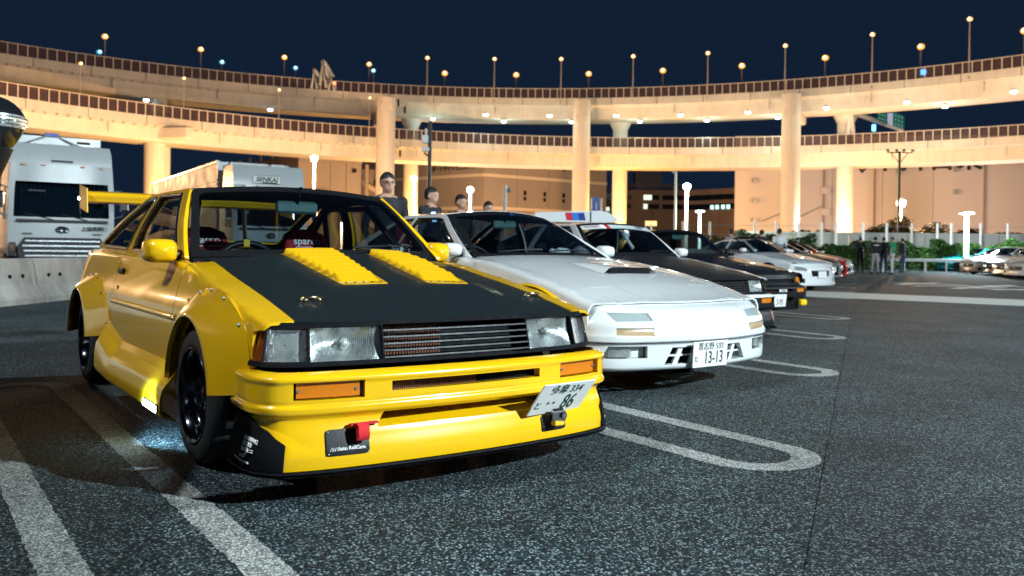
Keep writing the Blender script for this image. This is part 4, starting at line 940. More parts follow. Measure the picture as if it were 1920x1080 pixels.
def modern(name, loc, rz, paint, label, group, hoodm=None, openroof=False, rim='alloy', wk='five', scale=1.0, grille='wide', lod=1, hz=0.0, roofm=None, wing=False, plate=True, lowb=.14):
    T = empty(name, loc, rz, label, 'car', group)
    sp = Spec(wb=2.58, R=.32, ra=.36, tw=.22, rim=.235, wk=wk, dish=.05, yo=.86, sill=.20, fsplit=.19,
        W=[(.62, .86), (0, .895), (-1.2, .88), (-2.6, .90), (-3.1, .87), (-3.45, .80)], zc=.55, up=.40, dn=.25,
        sh=[(.80, .60+hz), (.5, .69+hz), (0, .80), (-.6, .895), (-1.5, .93), (-2.6, .96), (-3.4, .93)], r=.07,
        hoodw=[(.8, .60), (.3, .68), (-.6, .70)], strip=lambda x: .05, rstrip=.05, xf=.62, xr=-3.42, door=(-.60, -1.85),
        fend=lambda s: [(.62, .50), (.615, .36), (.61, .20)],
        zr=1.27, yr=.56, ghpoly=[(-.62, .898), (-1.32, 1.272), (-2.2, 1.272), (-3.05, .955), (-2.6, .962), (-1.5, .932)],
        wins=[[(-.80, .925), (-1.36, 1.235), (-1.82, 1.24), (-1.88, .95)], [(-1.96, .955), (-1.90, 1.235), (-2.22, 1.225), (-2.72, .99)]],
        hoodx=(-.58, .76), hback=.14, crown=.045, hroll=.0, hoodfront=lambda s: s.nose_edge(.625+hz, s.hwf(.70)), pk=.35,
        ws_base=(-.42, -.63, .70, .915, .898), ws_top=(-1.26, -1.33, .55, 1.31, 1.272), wsb=.03,
        rg_top=(-2.24, -2.2, .55, 1.31, 1.272), rg_base=(-3.1, -3.04, .66, .985, .965), rz=lambda x: 1.272, rcrown=.04, open=openroof,
        path=[(.60, -.872), (.72, -.80), (.82, -.60), (.89, -.3), (.91, 0)],
        prof=[(lowb, .0), (.18, .02), (.22, .0), (.3, -.01), (.45, .0), (.52, -.02), (.57, -.06), (.625+hz, -.14)])
    st = .10
    shell(T, sp, dict(body=paint, hood=hoodm or paint, roof=roofm or paint, rim=M[rim], sglass=M['tint']), step=st, lod=lod)
    cabin(T, sp, M['interior'], x=-1.3) if lod < 2 else None
    fn = sp.front(); S = sp.ps[-1]; o = []
    gr = sp.fpoly({'wide': [(-.34, .36), (.34, .36), (.38, .50), (-.38, .50)], 'tall': [(-.42, .22), (.42, .22), (.44, .50), (-.44, .50)], 'low': [(-.5, .22), (.5, .22), (.44, .36), (-.44, .36)]}[grille])
    H = [gr]; HL = []
    for sg in (-1, 1):
        f = (lambda pts: sp.fpoly(pts) if sg < 0 else sp.fpoly([(-y, z) for y, z in pts])[::-1])
        HL.append(f([(-.80, .50), (-.52, .475), (-.46, .52), (-.56, .575), (-.82, .60)])); H.append(f([(-.76, .22), (-.56, .20), (-.54, .30), (-.74, .34)]))
    panel('nose', rect(0, S, lowb, .625+hz), fn, paint, T, holes=H+HL, step=.08, flange=.03)
    for l in HL:
        h = panel('headlight', l, fn, M['lens'], T, step=.08, flange=0, off=-.003); panel('reflector', l, fn, M['reflector'], h, step=.07, flange=0, off=-.04)
    for l in H: panel('intake_back', l, fn, M['matte'], T, step=.12, flange=0, off=-.05)
    z0, z1 = min(p[1] for p in gr), max(p[1] for p in gr)
    for k in range(3):
        z = z0+(z1-z0)*(k+.8)/3.4; panel('grille_bar', sp.fpoly([(-.36, z), (.36, z), (.36, z+.012), (-.36, z+.012)]), fn, M['plastic' if k != 1 else 'alloy'], T, step=.12, flange=.02, off=-.015)
    B().ball(fn(S/2, (z0+z1)/2)+Vector((-.0, 0, 0)), (.012, .05, .05), n=14, m=7).build('badge', M['chrome'], T)
    def lip(u, w):
        p, n = at2(sp.pp, sp.ps, u); q = p+n*(-.06+.10*w); return Vector((q.x, q.y, lowb-.01))
    panel('splitter', rect(.02, S-.02, 0, 1), lip, M['plastic'] if paint is not M['redpaint'] else paint, T, step=.12, flange=.014)
    if plate:
        B().box((.925, 0, .40 if grille != 'low' else .42), (.006, .33, .165), bev=.002).build('number_plate', M['plate'], T)
    mirrors(T, sp, -.72, paint, .82, .97)
    if wing: B().box((-3.15, 0, 1.22), (.25, 1.5, .03), bev=.01).box((-3.15, -.5, 1.09), (.1, .02, .26)).box((-3.15, .5, 1.09), (.1, .02, .26)).build('rear_wing', paint, T)
    T.scale = (scale,)*3
    return T
# ================================================================ the setting
def sheet(name, pts, z, mt, kind='structure', parent=None):
    o = addmesh(name, [(x, y, z) for x, y in pts], [list(range(len(pts)))], mt, parent)
    if kind: tag(o, kind=kind)
    return o
def lamp_light(name, loc, col, watts, parent, r=.12, spot=None, aim=None):
    l = bpy.data.lights.new(name, 'SPOT' if spot else 'POINT'); l.energy = watts; l.color = col; l.shadow_soft_size = r
    o = bpy.data.objects.new(name, l); COL.objects.link(o); o.location = loc; o.parent = parent
    if spot:
        l.spot_size = spot; l.spot_blend = .5
        o.rotation_euler = Vector(aim).to_track_quat('-Z', 'Y').to_euler()
    return o
SODIUM = (1.0, .57, .27); LED = (.80, .97, 1.0); GREEN = (.72, 1.0, .80)
gs = 700
sheet('ground', [(-gs, -gs), (gs, -gs), (gs, gs), (-gs, gs)], 0, M['asphalt'])
# driving lane right of the bay ends
A0 = Vector((2.12, .276)); dr = (Vector((-8.571, 17.519))-A0).normalized(); nr = Vector((dr.y, -dr.x))
M['lane'] = asphalt('lane_asphalt', (.012, .024, .032), (.24, .32, .34))
a = A0-dr*14; b_ = A0+dr*52
sheet('road', [tuple(a), tuple(a+nr*26), tuple(b_+nr*26), tuple(b_)], .003, M['lane'])
if False: sheet('road_joint', [tuple(a-nr*.006), tuple(a+nr*.006), tuple(b_+nr*.006), tuple(b_-nr*.006)], .008, M['matte'])
# hairpin bay lines
def hairpin(yc, xf, length=5.69, g=.235, w=.125):
    """closed loop of worn paint with a slightly ragged edge"""
    rnd = random.Random(int(yc*100)); G = g+w/2; a = xf-G; b = xf-length+G; cl = []
    for k in range(240): cl.append((b+(a-b)*k/240, yc-g, 0, -1))
    for k in range(26): t = -PI/2+PI*k/26; cl.append((a+g*math.cos(t), yc+g*math.sin(t), math.cos(t), math.sin(t)))
    for k in range(240): cl.append((a+(b-a)*k/240, yc+g, 0, 1))
    for k in range(26): t = PI/2+PI*k/26; cl.append((b+g*math.cos(t), yc+g*math.sin(t), math.cos(t), math.sin(t)))
    n = len(cl); V = []
    for s in (1, -1):
        for x, y, nx, ny in cl:
            e = s*(w/2+rnd.uniform(-.005, .004)); V.append((x+nx*e, y+ny*e, .002))
    ob = addmesh('bay_line', V, [[k, (k+1) % n, n+(k+1) % n, n+k] for k in range(n)], M['paint']); tag(ob, kind='structure')
for k in (-1, 0, 1, 2, 3, 4, 6, 7, 8, 9, 10, 11): hairpin(-1.2+2.53*k, 2.96-1.563*k)
# pale concrete drain band across the lane
u_ = Vector((.949, .316)); v_ = Vector((-.316, .949)); s0 = Vector((-7.34, 13.72))
M['slab'] = mat('drain_slab', (.42, .44, .43), .8, var=.18, vs=1.2, bump=.2, bs=30)
band = tag(empty('drain_band', (0, 0, 0)), kind='structure')
for k in range(-3, 15):
    a = s0+u_*(1.9*k); d = 1.885
    b = B(); q = [a, a+u_*d, a+u_*d+v_*2.35, a+v_*2.35]
    b.prism([tuple(p) for p in q], lambda x, y: Vector((x, y, .001)), lambda x, y: Vector((x, y, .016))); b.build('slab', M['slab'], band)
# worn lettering strokes on the lane
M['roadpaint'] = mat('road_paint', (.55, .57, .56), .8, var=.35, vs=5)
mk_ = tag(empty('lane_marking'), kind='structure')
for (x0, y0), (x1, y1), w in ((( -11.2, 23.8), (-9.9, 23.9), .3), ((-11.4, 24.6), (-9.4, 24.7), .3), ((-10.4, 22.6), (-10.9, 25.8), .25), ((-9.6, 22.0), (-9.0, 24.2), .25), ((-8.9, 23.9), (-7.9, 24.0), .3), ((-9.2, 25.2), (-7.4, 25.2), .28), ((-8.2, 21.6), (-8.8, 26.4), .25), ((-7.4, 22.0), (-6.8, 24.6), .25), ((-8.6, 22.6), (-6.9, 22.7), .25)):
    p = Vector((x0, y0)); q = Vector((x1, y1)); n = (q-p).normalized(); n = Vector((-n.y, n.x))*w*.75
    addmesh('stroke', [(*(p-n), .009+.0002*len(mk_.children)), (*(q-n), .009+.0002*len(mk_.children)), (*(q+n), .009+.0002*len(mk_.children)), (*(p+n), .009+.0002*len(mk_.children))], [[0, 1, 2, 3]], M['roadpaint'], mk_)
# ---------------------------------------------------------------- viaducts (a ring around the parking area)
def cw(X, Y, z): 
    p = CAM+FW*Y+RT*X; return Vector((p.x, p.y, z))
def ring_at(c, R, a, dr_=0.0, z=0.0): return cw(c[0]+(R+dr_)*math.sin(a), c[1]+(R+dr_)*math.cos(a), z)
def ang_of_px(c, R, px):
    """angle on the ring seen at photo column px"""
    t = (px-960)/1600; lo, hi = -1.9, 1.9
    for _ in range(50):
        m = (lo+hi)/2; X = c[0]+R*math.sin(m); Y = c[1]+R*math.cos(m)
        if X/max(Y, 1) < t: lo = m
        else: hi = m
    return lo
UPR = ((-1.56, 58.6), 117.26, 32.0); LWR = ((18.54, 65.8), 108.75, 22.0)
def sweep(name, sec, ring, a0, a1, n, mt, parent, closed=True):
    c, R, H = ring; V = []; m = len(sec)
    for i in range(n+1):
        a = a0+(a1-a0)*i/n
        V += [ring_at(c, R, a, d, H+z) for d, z in sec]
    F = []
    for i in range(n):
        for k in range(m if closed else m-1):
            k2 = (k+1) % m; F.append([i*m+k, i*m+k2, (i+1)*m+k2, (i+1)*m+k])
    if closed: F += [list(range(m)), list(range(n*m, n*m+m))[::-1]]
    return addmesh(name, V, F, mt, parent)
POST = B().box((0, 0, 1.0), (.13, .2, 2.0)).build('railing_post', M['railpost'] if 'railpost' in M else M['concrete'])
SCR = B().box((0, 0, 1.0), (1.0, .02, 1.85)).build('railing_screen', M['screen'])
def viaduct(name, label, ring, a0, a1, post_px, dep=4.2, mt='concrete'):
    c, R, H = ring; T = tag(empty(name), label, 'viaduct')
    sweep('parapet', [(0, 0), (0, -1.5), (.34, -1.62), (.34, 0)], ring, a0, a1, 90, M[mt], T)
    sweep('deck', [(.34, -1.0), (.34, -1.78), (.75, -1.84), (1.25, -dep), (8.3, -dep), (8.8, -1.8), (9.2, -1.7), (9.2, -1.0)], ring, a0, a1, 90, M[mt], T)
    sweep('outer_parapet', [(9.2, 0), (9.2, -1.7), (9.55, -1.6), (9.55, 0)], ring, a0, a1, 70, M[mt], T)
    sweep('handrail', [(.05, 2.0), (.05, 1.9), (.2, 1.9), (.2, 2.0)], ring, a0, a1, 90, M['railpost'], T)
    n = int((a1-a0)*R/1.5); first = True
    st = (a1-a0)/n
    for i in range(n):
        a = a0+st*i; p = ring_at(c, R, a, .13, H); rz = YAW-PI/2-a+PI*0
        inst(POST, T, loc=p, rot=(0, 0, -a+YAW-PI/2))
        q = ring_at(c, R, a+st/2, .13, H); inst(SCR, T, loc=q, rot=(0, 0, -a-st/2+YAW-PI/2), scale=(1.5-.13, 1, 1))
    return T
M['railpost'] = mat('railing_post', (.62, .56, .52), .7, var=.1, vs=2)
POST.data.materials.clear(); POST.data.materials.append(M['railpost'])
VU = viaduct('elevated_road', 'upper curved concrete viaduct with railing and street lamps, crossing the whole sky', UPR, -1.18, 1.05, 13)
VL = viaduct('elevated_road', 'lower curved concrete viaduct passing under the upper one, with green gantry signs', LWR, -1.30, 1.0, 13, dep=4.0)
for o in (POST, SCR): bpy.data.objects.remove(o)
# seams, brackets under the parapets
def scupper(ring, T, n, a0, a1):
    c, R, H = ring
    src = None
    for i in range(n):
        a = a0+(a1-a0)*(i+.5)/n; p = ring_at(c, R, a, .05, H-1.72)
        if src is None: src = B().box((0, 0, 0), (.35, .3, .28)).build('deck_bracket', M['concrete'], T); src.location = p; src.rotation_euler = (0, 0, -a+YAW-PI/2)
        else: inst(src, T, loc=p, rot=(0, 0, -a+YAW-PI/2))
def joints(ring, T, step, a0, a1):
    c, R, H = ring; n = int((a1-a0)*R/step); s1 = s2 = None
    for i in range(n):
        a = a0+(a1-a0)*(i+.5)/n; rz = -a+YAW-PI/2; p = ring_at(c, R, a, -.004, H-.76); q = ring_at(c, R, a+.02, .06, H-.9)
        if s1 is None:
            s1 = B().box((0, 0, 0), (.09, .03, 1.46)).build('segment_joint', M['matte'], T); s1.location = p; s1.rotation_euler = (0, 0, rz)
            s2 = B().cyl((0, 0, -3.0), (0, 0, -.6), .09, n=8).build('drain_pipe', M['steelgrey'], T); s2.location = ring_at(c, R, a+.03, .25, H-.4); s2.rotation_euler = (0, 0, rz)
        else:
            inst(s1, T, loc=p, rot=(0, 0, rz))
            if i % 2: inst(s2, T, loc=ring_at(c, R, a+.03, .25, H-.4), rot=(0, 0, rz))
joints(UPR, VU, 9.0, -1.1, 1.0); joints(LWR, VL, 9.0, -1.2, .95)
scupper(UPR, VU, 60, -1.1, -.25); scupper(LWR, VL, 60, -1.25, -.30)
# piers: a tall near column, a rear column and cross beams
def pier(T, px, ring, r, dn, top, rear=True, beam_z=()):
    c, R, H = ring; a = ang_of_px(c, R+dn, px); p = ring_at(c, R, a, dn); z1 = top
    b = B().cyl((p.x, p.y, -.5), (p.x, p.y, z1), r, n=28); b.build('column', M['concrete'], T)
    q = ring_at(c, R, a, 6.2)
    for zb in beam_z:
        d = (q-p); L_ = d.length+3.2; m = (p+q)/2; rz = math.atan2(d.y, d.x)
        B().box((m.x, m.y, zb), (L_, 2.3, 1.7), rz=rz, bev=.25).build('cross_beam', M['concrete'], T)
for px, dn in ((720, -14.5), (1087, -4.0), (1480, -2.2)): pier(VU, px, UPR, 1.72, dn, 30.7 if px != 720 else 28.6, beam_z=(27.0,))
def col(T, px, depth, z0, z1, r, name='column'):
    p = P(px, depth, 0); B().cyl((p.x, p.y, z0), (p.x, p.y, z1), r, n=26).build(name, M['concrete'], T); return p
for px, dp in ((768, 180), (1160, 181), (1582, 167)):
    p = col(VU, px, dp, -.5, 27.9, 1.55)
    B().cyl((p.x, p.y, 26.3), (p.x, p.y, 27.9), 1.56, 2.3, n=26).build('column_head', M['concrete'], VU)
p = col(VL, 288, 146.5, -.5, 18.1, 1.75); hq = P(318, 143.0, 19.2); B().box((hq.x, hq.y, 19.4), (7.5, 1.6, 2.2), rz=YAW-PI/2-.32, bev=.3).build('haunch', M['concrete'], VL)
p = col(VL, 300, 152, -.5, 18.1, 1.5)
p = col(VU, 294, 160, 17.0, 28.0, 1.4)
for px in (-260, -700): col(VU, px, 120, -.5, 28, 1.7); col(VL, px-60, 100, -.5, 18.1, 1.7)
col(VU, 1990, 146, -.5, 28, 1.7); col(VU, 2300, 130, -.5, 28, 1.7)
# dark expansion joints beside the left near column
for T, px, dp, ys in ((VU, 743, 172.0, ((186, 200), (200, 212))), (VL, 735.5, 166.0, ((269, 282), (282, 294)))):
    for k, (y0, y1) in enumerate(ys):
        a_ = P(px+12*k, dp, py=y1); b2 = P(px+12*k, dp, py=y0)
        B().box((a_+b2)/2, (.30, .5, b2.z-a_.z), rz=YAW-PI/2).build('expansion_joint', M['matte'], T)
# ---------------------------------------------------------------- lamps on the viaducts
M['bulb_s'] = glow('sodium_bulb', (1.0, .62, .25), 14); M['bulb_g'] = glow('cool_bulb', (.55, .95, 1.0), 10); M['bulb_w'] = glow('led_bulb', (.85, 1.0, .97), 16); M['halo_s'] = glow('sodium_halo', (1.0, .36, .04), 1.6); M['halo_g'] = glow('cool_halo', (.04, .45, .75), 1.2); M['bulb_b'] = glow('blue_signal', (.05, .35, 1.0), 12)
M['lamp_pole_s'] = mat('lamp_pole', (.34, .30, .29), .5, metal=.2, var=.1)
def deck_lamp(px, py, ring, dout, label, group, bulb, r=.42, pole=.10, inner=True):
    c, R, H = ring; a = ang_of_px(c, R+dout, px); base = ring_at(c, R, a, dout, H-1.0)
    dep = (base-CAM).dot(FW); z = P(px, dep, py=py).z
    r *= .85; T = tag(empty('street_lamp', base), label, 'street lamp', group); h = z-base.z
    B().cyl((0, 0, 0), (0, 0, h), pole*1.5, pole, n=8).box((0, 0, .25), (.5, .5, .5)).build('pole', M['lamp_pole_s'], T)
    B().ball((0, 0, h+.25*r), (r*1.3, r*1.3, r*.45), n=12, m=6).build('lamp_head', M['steelgrey'], T)
    c2 = Vector((c[0]-(c[0]+(R+dout)*math.sin(a)), c[1]-(c[1]+(R+dout)*math.cos(a)))).normalized(); iw = (RT*c2.x+FW*c2.y)
    B().ball((0, 0, h-.05), (r*1.35, r*1.35, r*1.15), n=14, m=8).build('lamp_halo', M['halo_g'] if bulb is M['bulb_g'] else M['halo_s'], T)  # glowing shell imitating the coloured halo around the bulb
    B().ball(iw*(r*1.05)+Vector((0, 0, h-.05)), (r*.5, r*.5, r*.5), n=12, m=8).build('lamp_bulb', bulb, T)
    return T
up_tall = [(796, 108), (922, 110), (1047, 110), (1182, 105), (1322, 99), (1467, 85), (1630, 64), (1812, 35)]
up_bright = [(829, 137), (963, 140), (1099, 138), (1238, 132), (1386, 123), (1542, 108), (1721, 87), (1915, 57)]
up_left = [(191, 68), (371, 92), (528, 107), (687, 120)]; up_cyan = [(181, 97), (411, 116), (549, 127), (695, 132)]
low_thin = [(146, 118), (340, 146), (519, 168), (689, 183)]
ORD = ['first', 'second', 'third', 'fourth', 'fifth', 'sixth', 'seventh', 'eighth', 'ninth', 'tenth', 'eleventh', 'twelfth', 'thirteenth', 'fourteenth', 'fifteenth', 'sixteenth', 'seventeenth']
for k, (x, y) in enumerate(up_tall): deck_lamp(x, y, UPR, .2, 'tall thin orange lamp on the upper viaduct, %s tall one from the left' % ORD[k], 'tall lamps on the upper viaduct', M['bulb_s'], r=.40, pole=.11)
for k, (x, y) in enumerate(up_bright): deck_lamp(x, y, UPR, 9.3, 'short bright orange lamp on the upper viaduct, %s short one from the left' % ORD[k], 'short lamps on the upper viaduct', M['bulb_s'], r=.58, pole=.16)
for k, (x, y) in enumerate(up_left): deck_lamp(x, y, UPR, 9.3, 'orange lamp on the left half of the upper viaduct, %s from the left' % ORD[k], 'orange lamps on the left of the upper viaduct', M['bulb_s'], r=.50, pole=.14)
for k, (x, y) in enumerate(up_cyan): deck_lamp(x, y, UPR, 13, 'blue-white lamp behind the left half of the upper viaduct, %s from the left' % ORD[k], 'blue-white lamps behind the upper viaduct', M['bulb_g'], r=.46, pole=.13)
for k, (x, y) in enumerate(low_thin): deck_lamp(x, y, LWR, .3, 'slim lamp standing on the left part of the lower viaduct, %s from the left' % ORD[k], 'slim lamps on the lower viaduct', M['bulb_s'], r=.26, pole=.06)
soff = [(270, 188, 152), (503, 206, 170), (808, 223, 180), (907, 215, 177), (941, 228, 181), (1027, 217, 177), (1068, 229, 181), (1152, 217, 176), (1196, 228, 180), (1272, 216, 173), (1322, 226, 177), (1398, 211, 169), (1455, 221, 173), (1545, 203, 161), (1696, 192, 153), (1768, 200, 157), (1896, 172, 142)]
HB = 32.0-4.2
for k, (x, y, dp) in enumerate(soff):
    q = P(x, dp, py=y)
    for it in range(6):     # slide along the sight line until it hangs just under the soffit
        dp *= (HB-.55-CAM.z)/(q.z-CAM.z); q = P(x, dp, py=y)
    T = tag(empty('soffit_lamp', q), '%s greenish white lamp from the left under the upper viaduct' % ORD[k], 'lamp', 'lamps under the upper viaduct')
    B().box((0, 0, .42), (.2, .2, .35)).ball((0, 0, .22), (.62, .62, .16)).build('lamp_housing', M['steelgrey'], T)
    B().ball((0, 0, 0), (.5, .5, .24)).build('lamp_bulb', M['bulb_w'], T)
    if k > 1: lamp_light('soffit_glow', (0, 0, -2.2), GREEN, 600, T, r=.4)
# ---------------------------------------------------------------- gantries on the decks
def gantry_green():
    T = tag(empty('sign_gantry', P(1595, 166, 21)), 'pale steel gantry carrying two green road signs above the lower viaduct', 'sign gantry'); o = T.location
    L_ = lambda px, d, py: P(px, d, py=py)-o
    foot = [L_(1583, 165, 285), L_(1600, 165, 285)]; topa = L_(1592, 165, 210); topb = L_(1686, 176, 243)
    b = B()
    for f in foot: b.cyl(f, topa, .45, .4, n=8)
    b.build('leg', M['fencepost'], T)
    B().cyl(topa, topb, .5, .5, n=8).build('beam', M['fencepost'], T)
    b = B()
    for x in (1682, 1694): b.cyl(L_(x, 176, 264), topb, .4, n=8)
    b.build('leg', M['fencepost'], T)
    for x0, x1, y0, y1, t1 in ((1638, 1656, 204, 229, 0), (1668, 1690, 213, 238, 0)):
        f0 = (x0-1592)/94; f1 = (x1-1592)/94
        p0, p1 = topa.lerp(topb, f0), topa.lerp(topb, f1); h = Vector((0, 0, 2.9)); n = Vector((-FW.x, -FW.y, 0))*.6
        s = B(); V = [p0+n, p1+n, p1+n+h, p0+n+h]; s.add(V+[v-n*.4 for v in V], [[0, 1, 2, 3], [7, 6, 5, 4], [0, 4, 5, 1], [1, 5, 6, 2], [2, 6, 7, 3], [3, 7, 4, 0]]); so = s.build('sign_board', M['greensign'], T)
        r = (p1-p0).normalized()
        for k in range(3):
            for j in range(3):
                c = p0+n*1.03+(p1-p0)*(.2+.28*j)+Vector((0, 0, .6+.85*k)); B().box(c, (.42, .03, .42), rz=math.atan2(r.y, r.x)).build('sign_mark', M['signmark'], so)
    f0, f1 = .69, .79; p0, p1 = topa.lerp(topb, f0), topa.lerp(topb, f1); n = Vector((-FW.x, -FW.y, 0))*.6
    B().box((p0+p1)/2+n+Vector((0, 0, 1.2)), (1.25, .15, 2.4), rz=YAW-PI/2+.3).build('pale_board', M['paleboard'], T)
    q = L_(1634, 172, 240)
    for k, dx in enumerate((0, -3.6*0)): pass
    B().box(q, (.7, .3, 1.4), rz=YAW-PI/2).build('signal_box', M['steelgrey'], T); B().box(q+Vector((-FW.x, -FW.y, 0))*.25, (.6, .2, 1.2), rz=YAW-PI/2).build('blue_signal', M['bulb_b'], T)
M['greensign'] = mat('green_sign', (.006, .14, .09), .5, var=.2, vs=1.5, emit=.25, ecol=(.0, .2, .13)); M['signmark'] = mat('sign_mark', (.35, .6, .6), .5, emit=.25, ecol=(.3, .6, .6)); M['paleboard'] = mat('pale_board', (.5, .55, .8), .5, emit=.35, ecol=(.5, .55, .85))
gantry_green()
def gantry_white():
    o = P(600, 168, 31); T = tag(empty('sign_gantry', o), 'white angular gantry frame on the upper viaduct seen against the sky', 'sign gantry')
    L_ = lambda px, py, d=168: P(px, d, py=py)-o
    def leg(a, m, b_, w=.55, d=168):
        B().tube([L_(*a, d), L_(*m, d), L_(*b_, d)], w, n=4).build('frame_leg', M['fencepost'], T)
    leg((580, 166), (584, 131), (590, 166), .32); leg((596, 160), (600, 116), (607, 164), .36); leg((612, 170), (617, 146), (623, 172), .34)
    B().cyl(L_(584, 131), L_(606, 158, 172), .5, n=4).build('frame_brace', M['fencepost'], T); B().cyl(L_(601, 116), L_(618, 143, 173), .6, n=4).build('frame_brace', M['fencepost'], T); B().cyl(L_(603, 128), L_(612, 148, 172), .4, n=4).build('frame_brace', M['fencepost'], T)
    B().box(L_(622, 156), (.6, .3, .6), rz=YAW-PI/2).build('warning_lamp', M['redglow'], T)
M['redglow'] = glow('red_lamp', (1, .12, .04), 3)
gantry_white()
T = tag(empty('signal', P(1725, 151, 33.2)), 'blue lit signal on the railing of the upper viaduct, far right', 'signal')
B().box((0, 0, -.2), (1.2, .4, 1.3), rz=YAW-PI/2).build('housing', M['steelgrey'], T); B().box(Vector((-FW.x, -FW.y, 0))*.3, (.95, .3, .95), rz=YAW-PI/2, bev=.2).build('light', M['bulb_b'], T)
# ---------------------------------------------------------------- buildings
M['bl_tan'] = mat('tan_wall', (.30, .25, .215), .85, var=.12, vs=.08, bump=.05, bs=2); M['bl_band'] = mat('pale_band', (.62, .52, .40), .8, var=.08, vs=.2)
WARMW = (1.0, .76, .62)
M['bl_pink'] = mat('pale_warehouse_wall', (.50, .46, .46), .85, var=.08, vs=.06, bump=.05, bs=1); M['bl_brown'] = mat('brown_wall', (.26, .19, .165), .85, var=.1, vs=.1); M['bl_dark'] = mat('dark_window', (.01, .014, .022), .15, var=.1)
M['bl_blue'] = mat('roof_plant', (.12, .13, .2), .8, var=.1); M['litwin'] = glow('lit_window', (.75, .95, .75), 1.2); M['litwin2'] = glow('lit_window_cool', (.5, .95, .9), 1.4)
def wallbox(name, p, q, z0, z1, thick, mt, parent, n_panel=1, gap=.10, depth_dir=None):
    """an upright wall from p to q (seen side faces the camera), split into panels with open joints"""
    d = (q-p); Lw = d.length; d.normalize(); nrm = Vector((d.y, -d.x, 0))
    if nrm.dot(CAM-p) < 0: nrm = -nrm
    w = Lw/n_panel
    for i in range(n_panel):
        a = p+d*(w*i+(gap/2 if i else 0)); b = p+d*(w*(i+1)-(gap/2 if i < n_panel-1 else 0)); m = (a+b)/2-nrm*thick/2
        B().box((m.x, m.y, (z0+z1)/2), ((b-a).length, thick, z1-z0), rz=math.atan2(d.y, d.x)).build(name, mt, parent)
    return d, nrm
def on_wall(p, d, nrm, s, z, w, h, name, mt, parent, out=.08):
    c = p+d*s+nrm*(out/2); return B().box((c.x, c.y, z), (w, out+.1, h), rz=math.atan2(d.y, d.x)).build(name, mt, parent)
def g(v): return Vector((v.x, v.y, 0))
# centre building with pale bands, corner towards us
T = tag(empty('office_block', g(P(906, 205, 0))), 'tan windowless block with pale bands, its corner behind the middle columns', 'building'); o = T.location.copy()
c0 = g(cw(-6.9, 205, 0))-o; lft = g(cw(-42, 233, 0))-o; rgt = g(cw(25, 228, 0))-o
ORG = o
class _C: pass
def wb2(T, p, q, z0, z1, mt, n=1, name='wall_panel'):
    d = (q-p).normalized(); nrm = Vector((d.y, -d.x, 0))
    if nrm.dot(CAM-(p+T.location)) < 0: nrm = -nrm
    Lw = (q-p).length; w = Lw/n
    for i in range(n):
        a = p+d*(w*i+.05); b = p+d*(w*(i+1)-.05); m = (a+b)/2-nrm*.4
        B().box((m.x, m.y, (z0+z1)/2), ((b-a).length, .8, z1-z0), rz=math.atan2(d.y, d.x)).build(name, mt, T)
    m = (p+q)/2-nrm*2.2; B().box((m.x, m.y, (z0+z1)/2-.1), (Lw*.985, 3.0, z1-z0-.4), rz=math.atan2(d.y, d.x)).build('core', M['matte'], T)
    return d, nrm
d, n = wb2(T, lft, c0, 0, 24, M['bl_tan'], 4); Ll = (c0-lft).length
for z in (18.6, 10.7, 3.0): on_wall(lft, d, n, Ll/2+.2, z, Ll+.5, .75, 'band', M['bl_band'], T)
for s, z in ((5, 14.8), (5, 7.0), (22, 14.8), (22, 7.0)): on_wall(lft, d, n, s, z, .9, 1.8, 'window', M['bl_dark'], T, .05)
text('ポートサイドエスネット', 1.35, M['bletter'], T, lft+d*(Ll*.78)+n*.3+Vector((0, 0, 20.5)), d, (0, 0, 1), ext=.05, bold=.02, name='wall_lettering')
d, n = wb2(T, c0, rgt, 0, 24, M['bl_tan'], 4); Lr = (rgt-c0).length
for z in (18.6, 10.7, 3.0): on_wall(c0, d, n, Lr/2-.2, z, Lr+.5, .75, 'band', M['bl_band'], T)
for i in range(5):
    for z in (21.5, 14.8, 13.4, 7.0, 5.6): on_wall(c0, d, n, 6+i*6.2, z, .8, 1.1 if z not in (13.4, 5.6) else .9, 'window', M['bl_dark'], T, .05)
# left brown warehouse
T = tag(empty('warehouse', g(P(557, 190, 0))), 'brown warehouse with stepped parapet and outside stairs, left of the first tall column', 'building'); o = T.location.copy()
c0 = Vector((0, 0, 0)); lft = g(P(440, 225, 0))-o; rgt = g(P(676, 196, 0))-o
d, n = wb2(T, lft, c0, 0, 21.5, M['bl_brown'], 4)
for k in range(4): on_wall(lft, d, n, 3+k*8, 22.2, 1.6, 1.4, 'parapet_block', M['bl_brown'], T, .3)
d, n = wb2(T, c0, rgt, 0, 21.5, M['bl_tan'], 4); Lr = (rgt-c0).length
on_wall(c0, d, n, Lr/2, 20.6, Lr, 1.6, 'cornice', M['bl_tan'], T, .5)
for s, z, w, h in ((5, 13.5, 4.5, .7), (5, 11.5, 5, .5), (9.5, 8, .5, 9)): on_wall(c0, d, n, s, z, w, h, 'ledge', M['bl_brown'], T, .5)
for s in (15.5, 19.5): on_wall(c0, d, n, s, 10, .8, 19.5, 'pilaster', M['bl_tan'], T, .5)
for s, z in ((12.6, 18.2), (12.6, 11.0)): on_wall(c0, d, n, s, z, .9, .9, 'vent', M['bl_dark'], T, .4)
T = tag(empty('stair_tower', g(P(686, 200, 0))), 'outside concrete stair tower between the brown warehouse and the tan block', 'building')
d, n = wb2(T, Vector((0, 0, 0))-RT*1.2, RT*3.6, 0, 19, M['bl_tan'], 1)
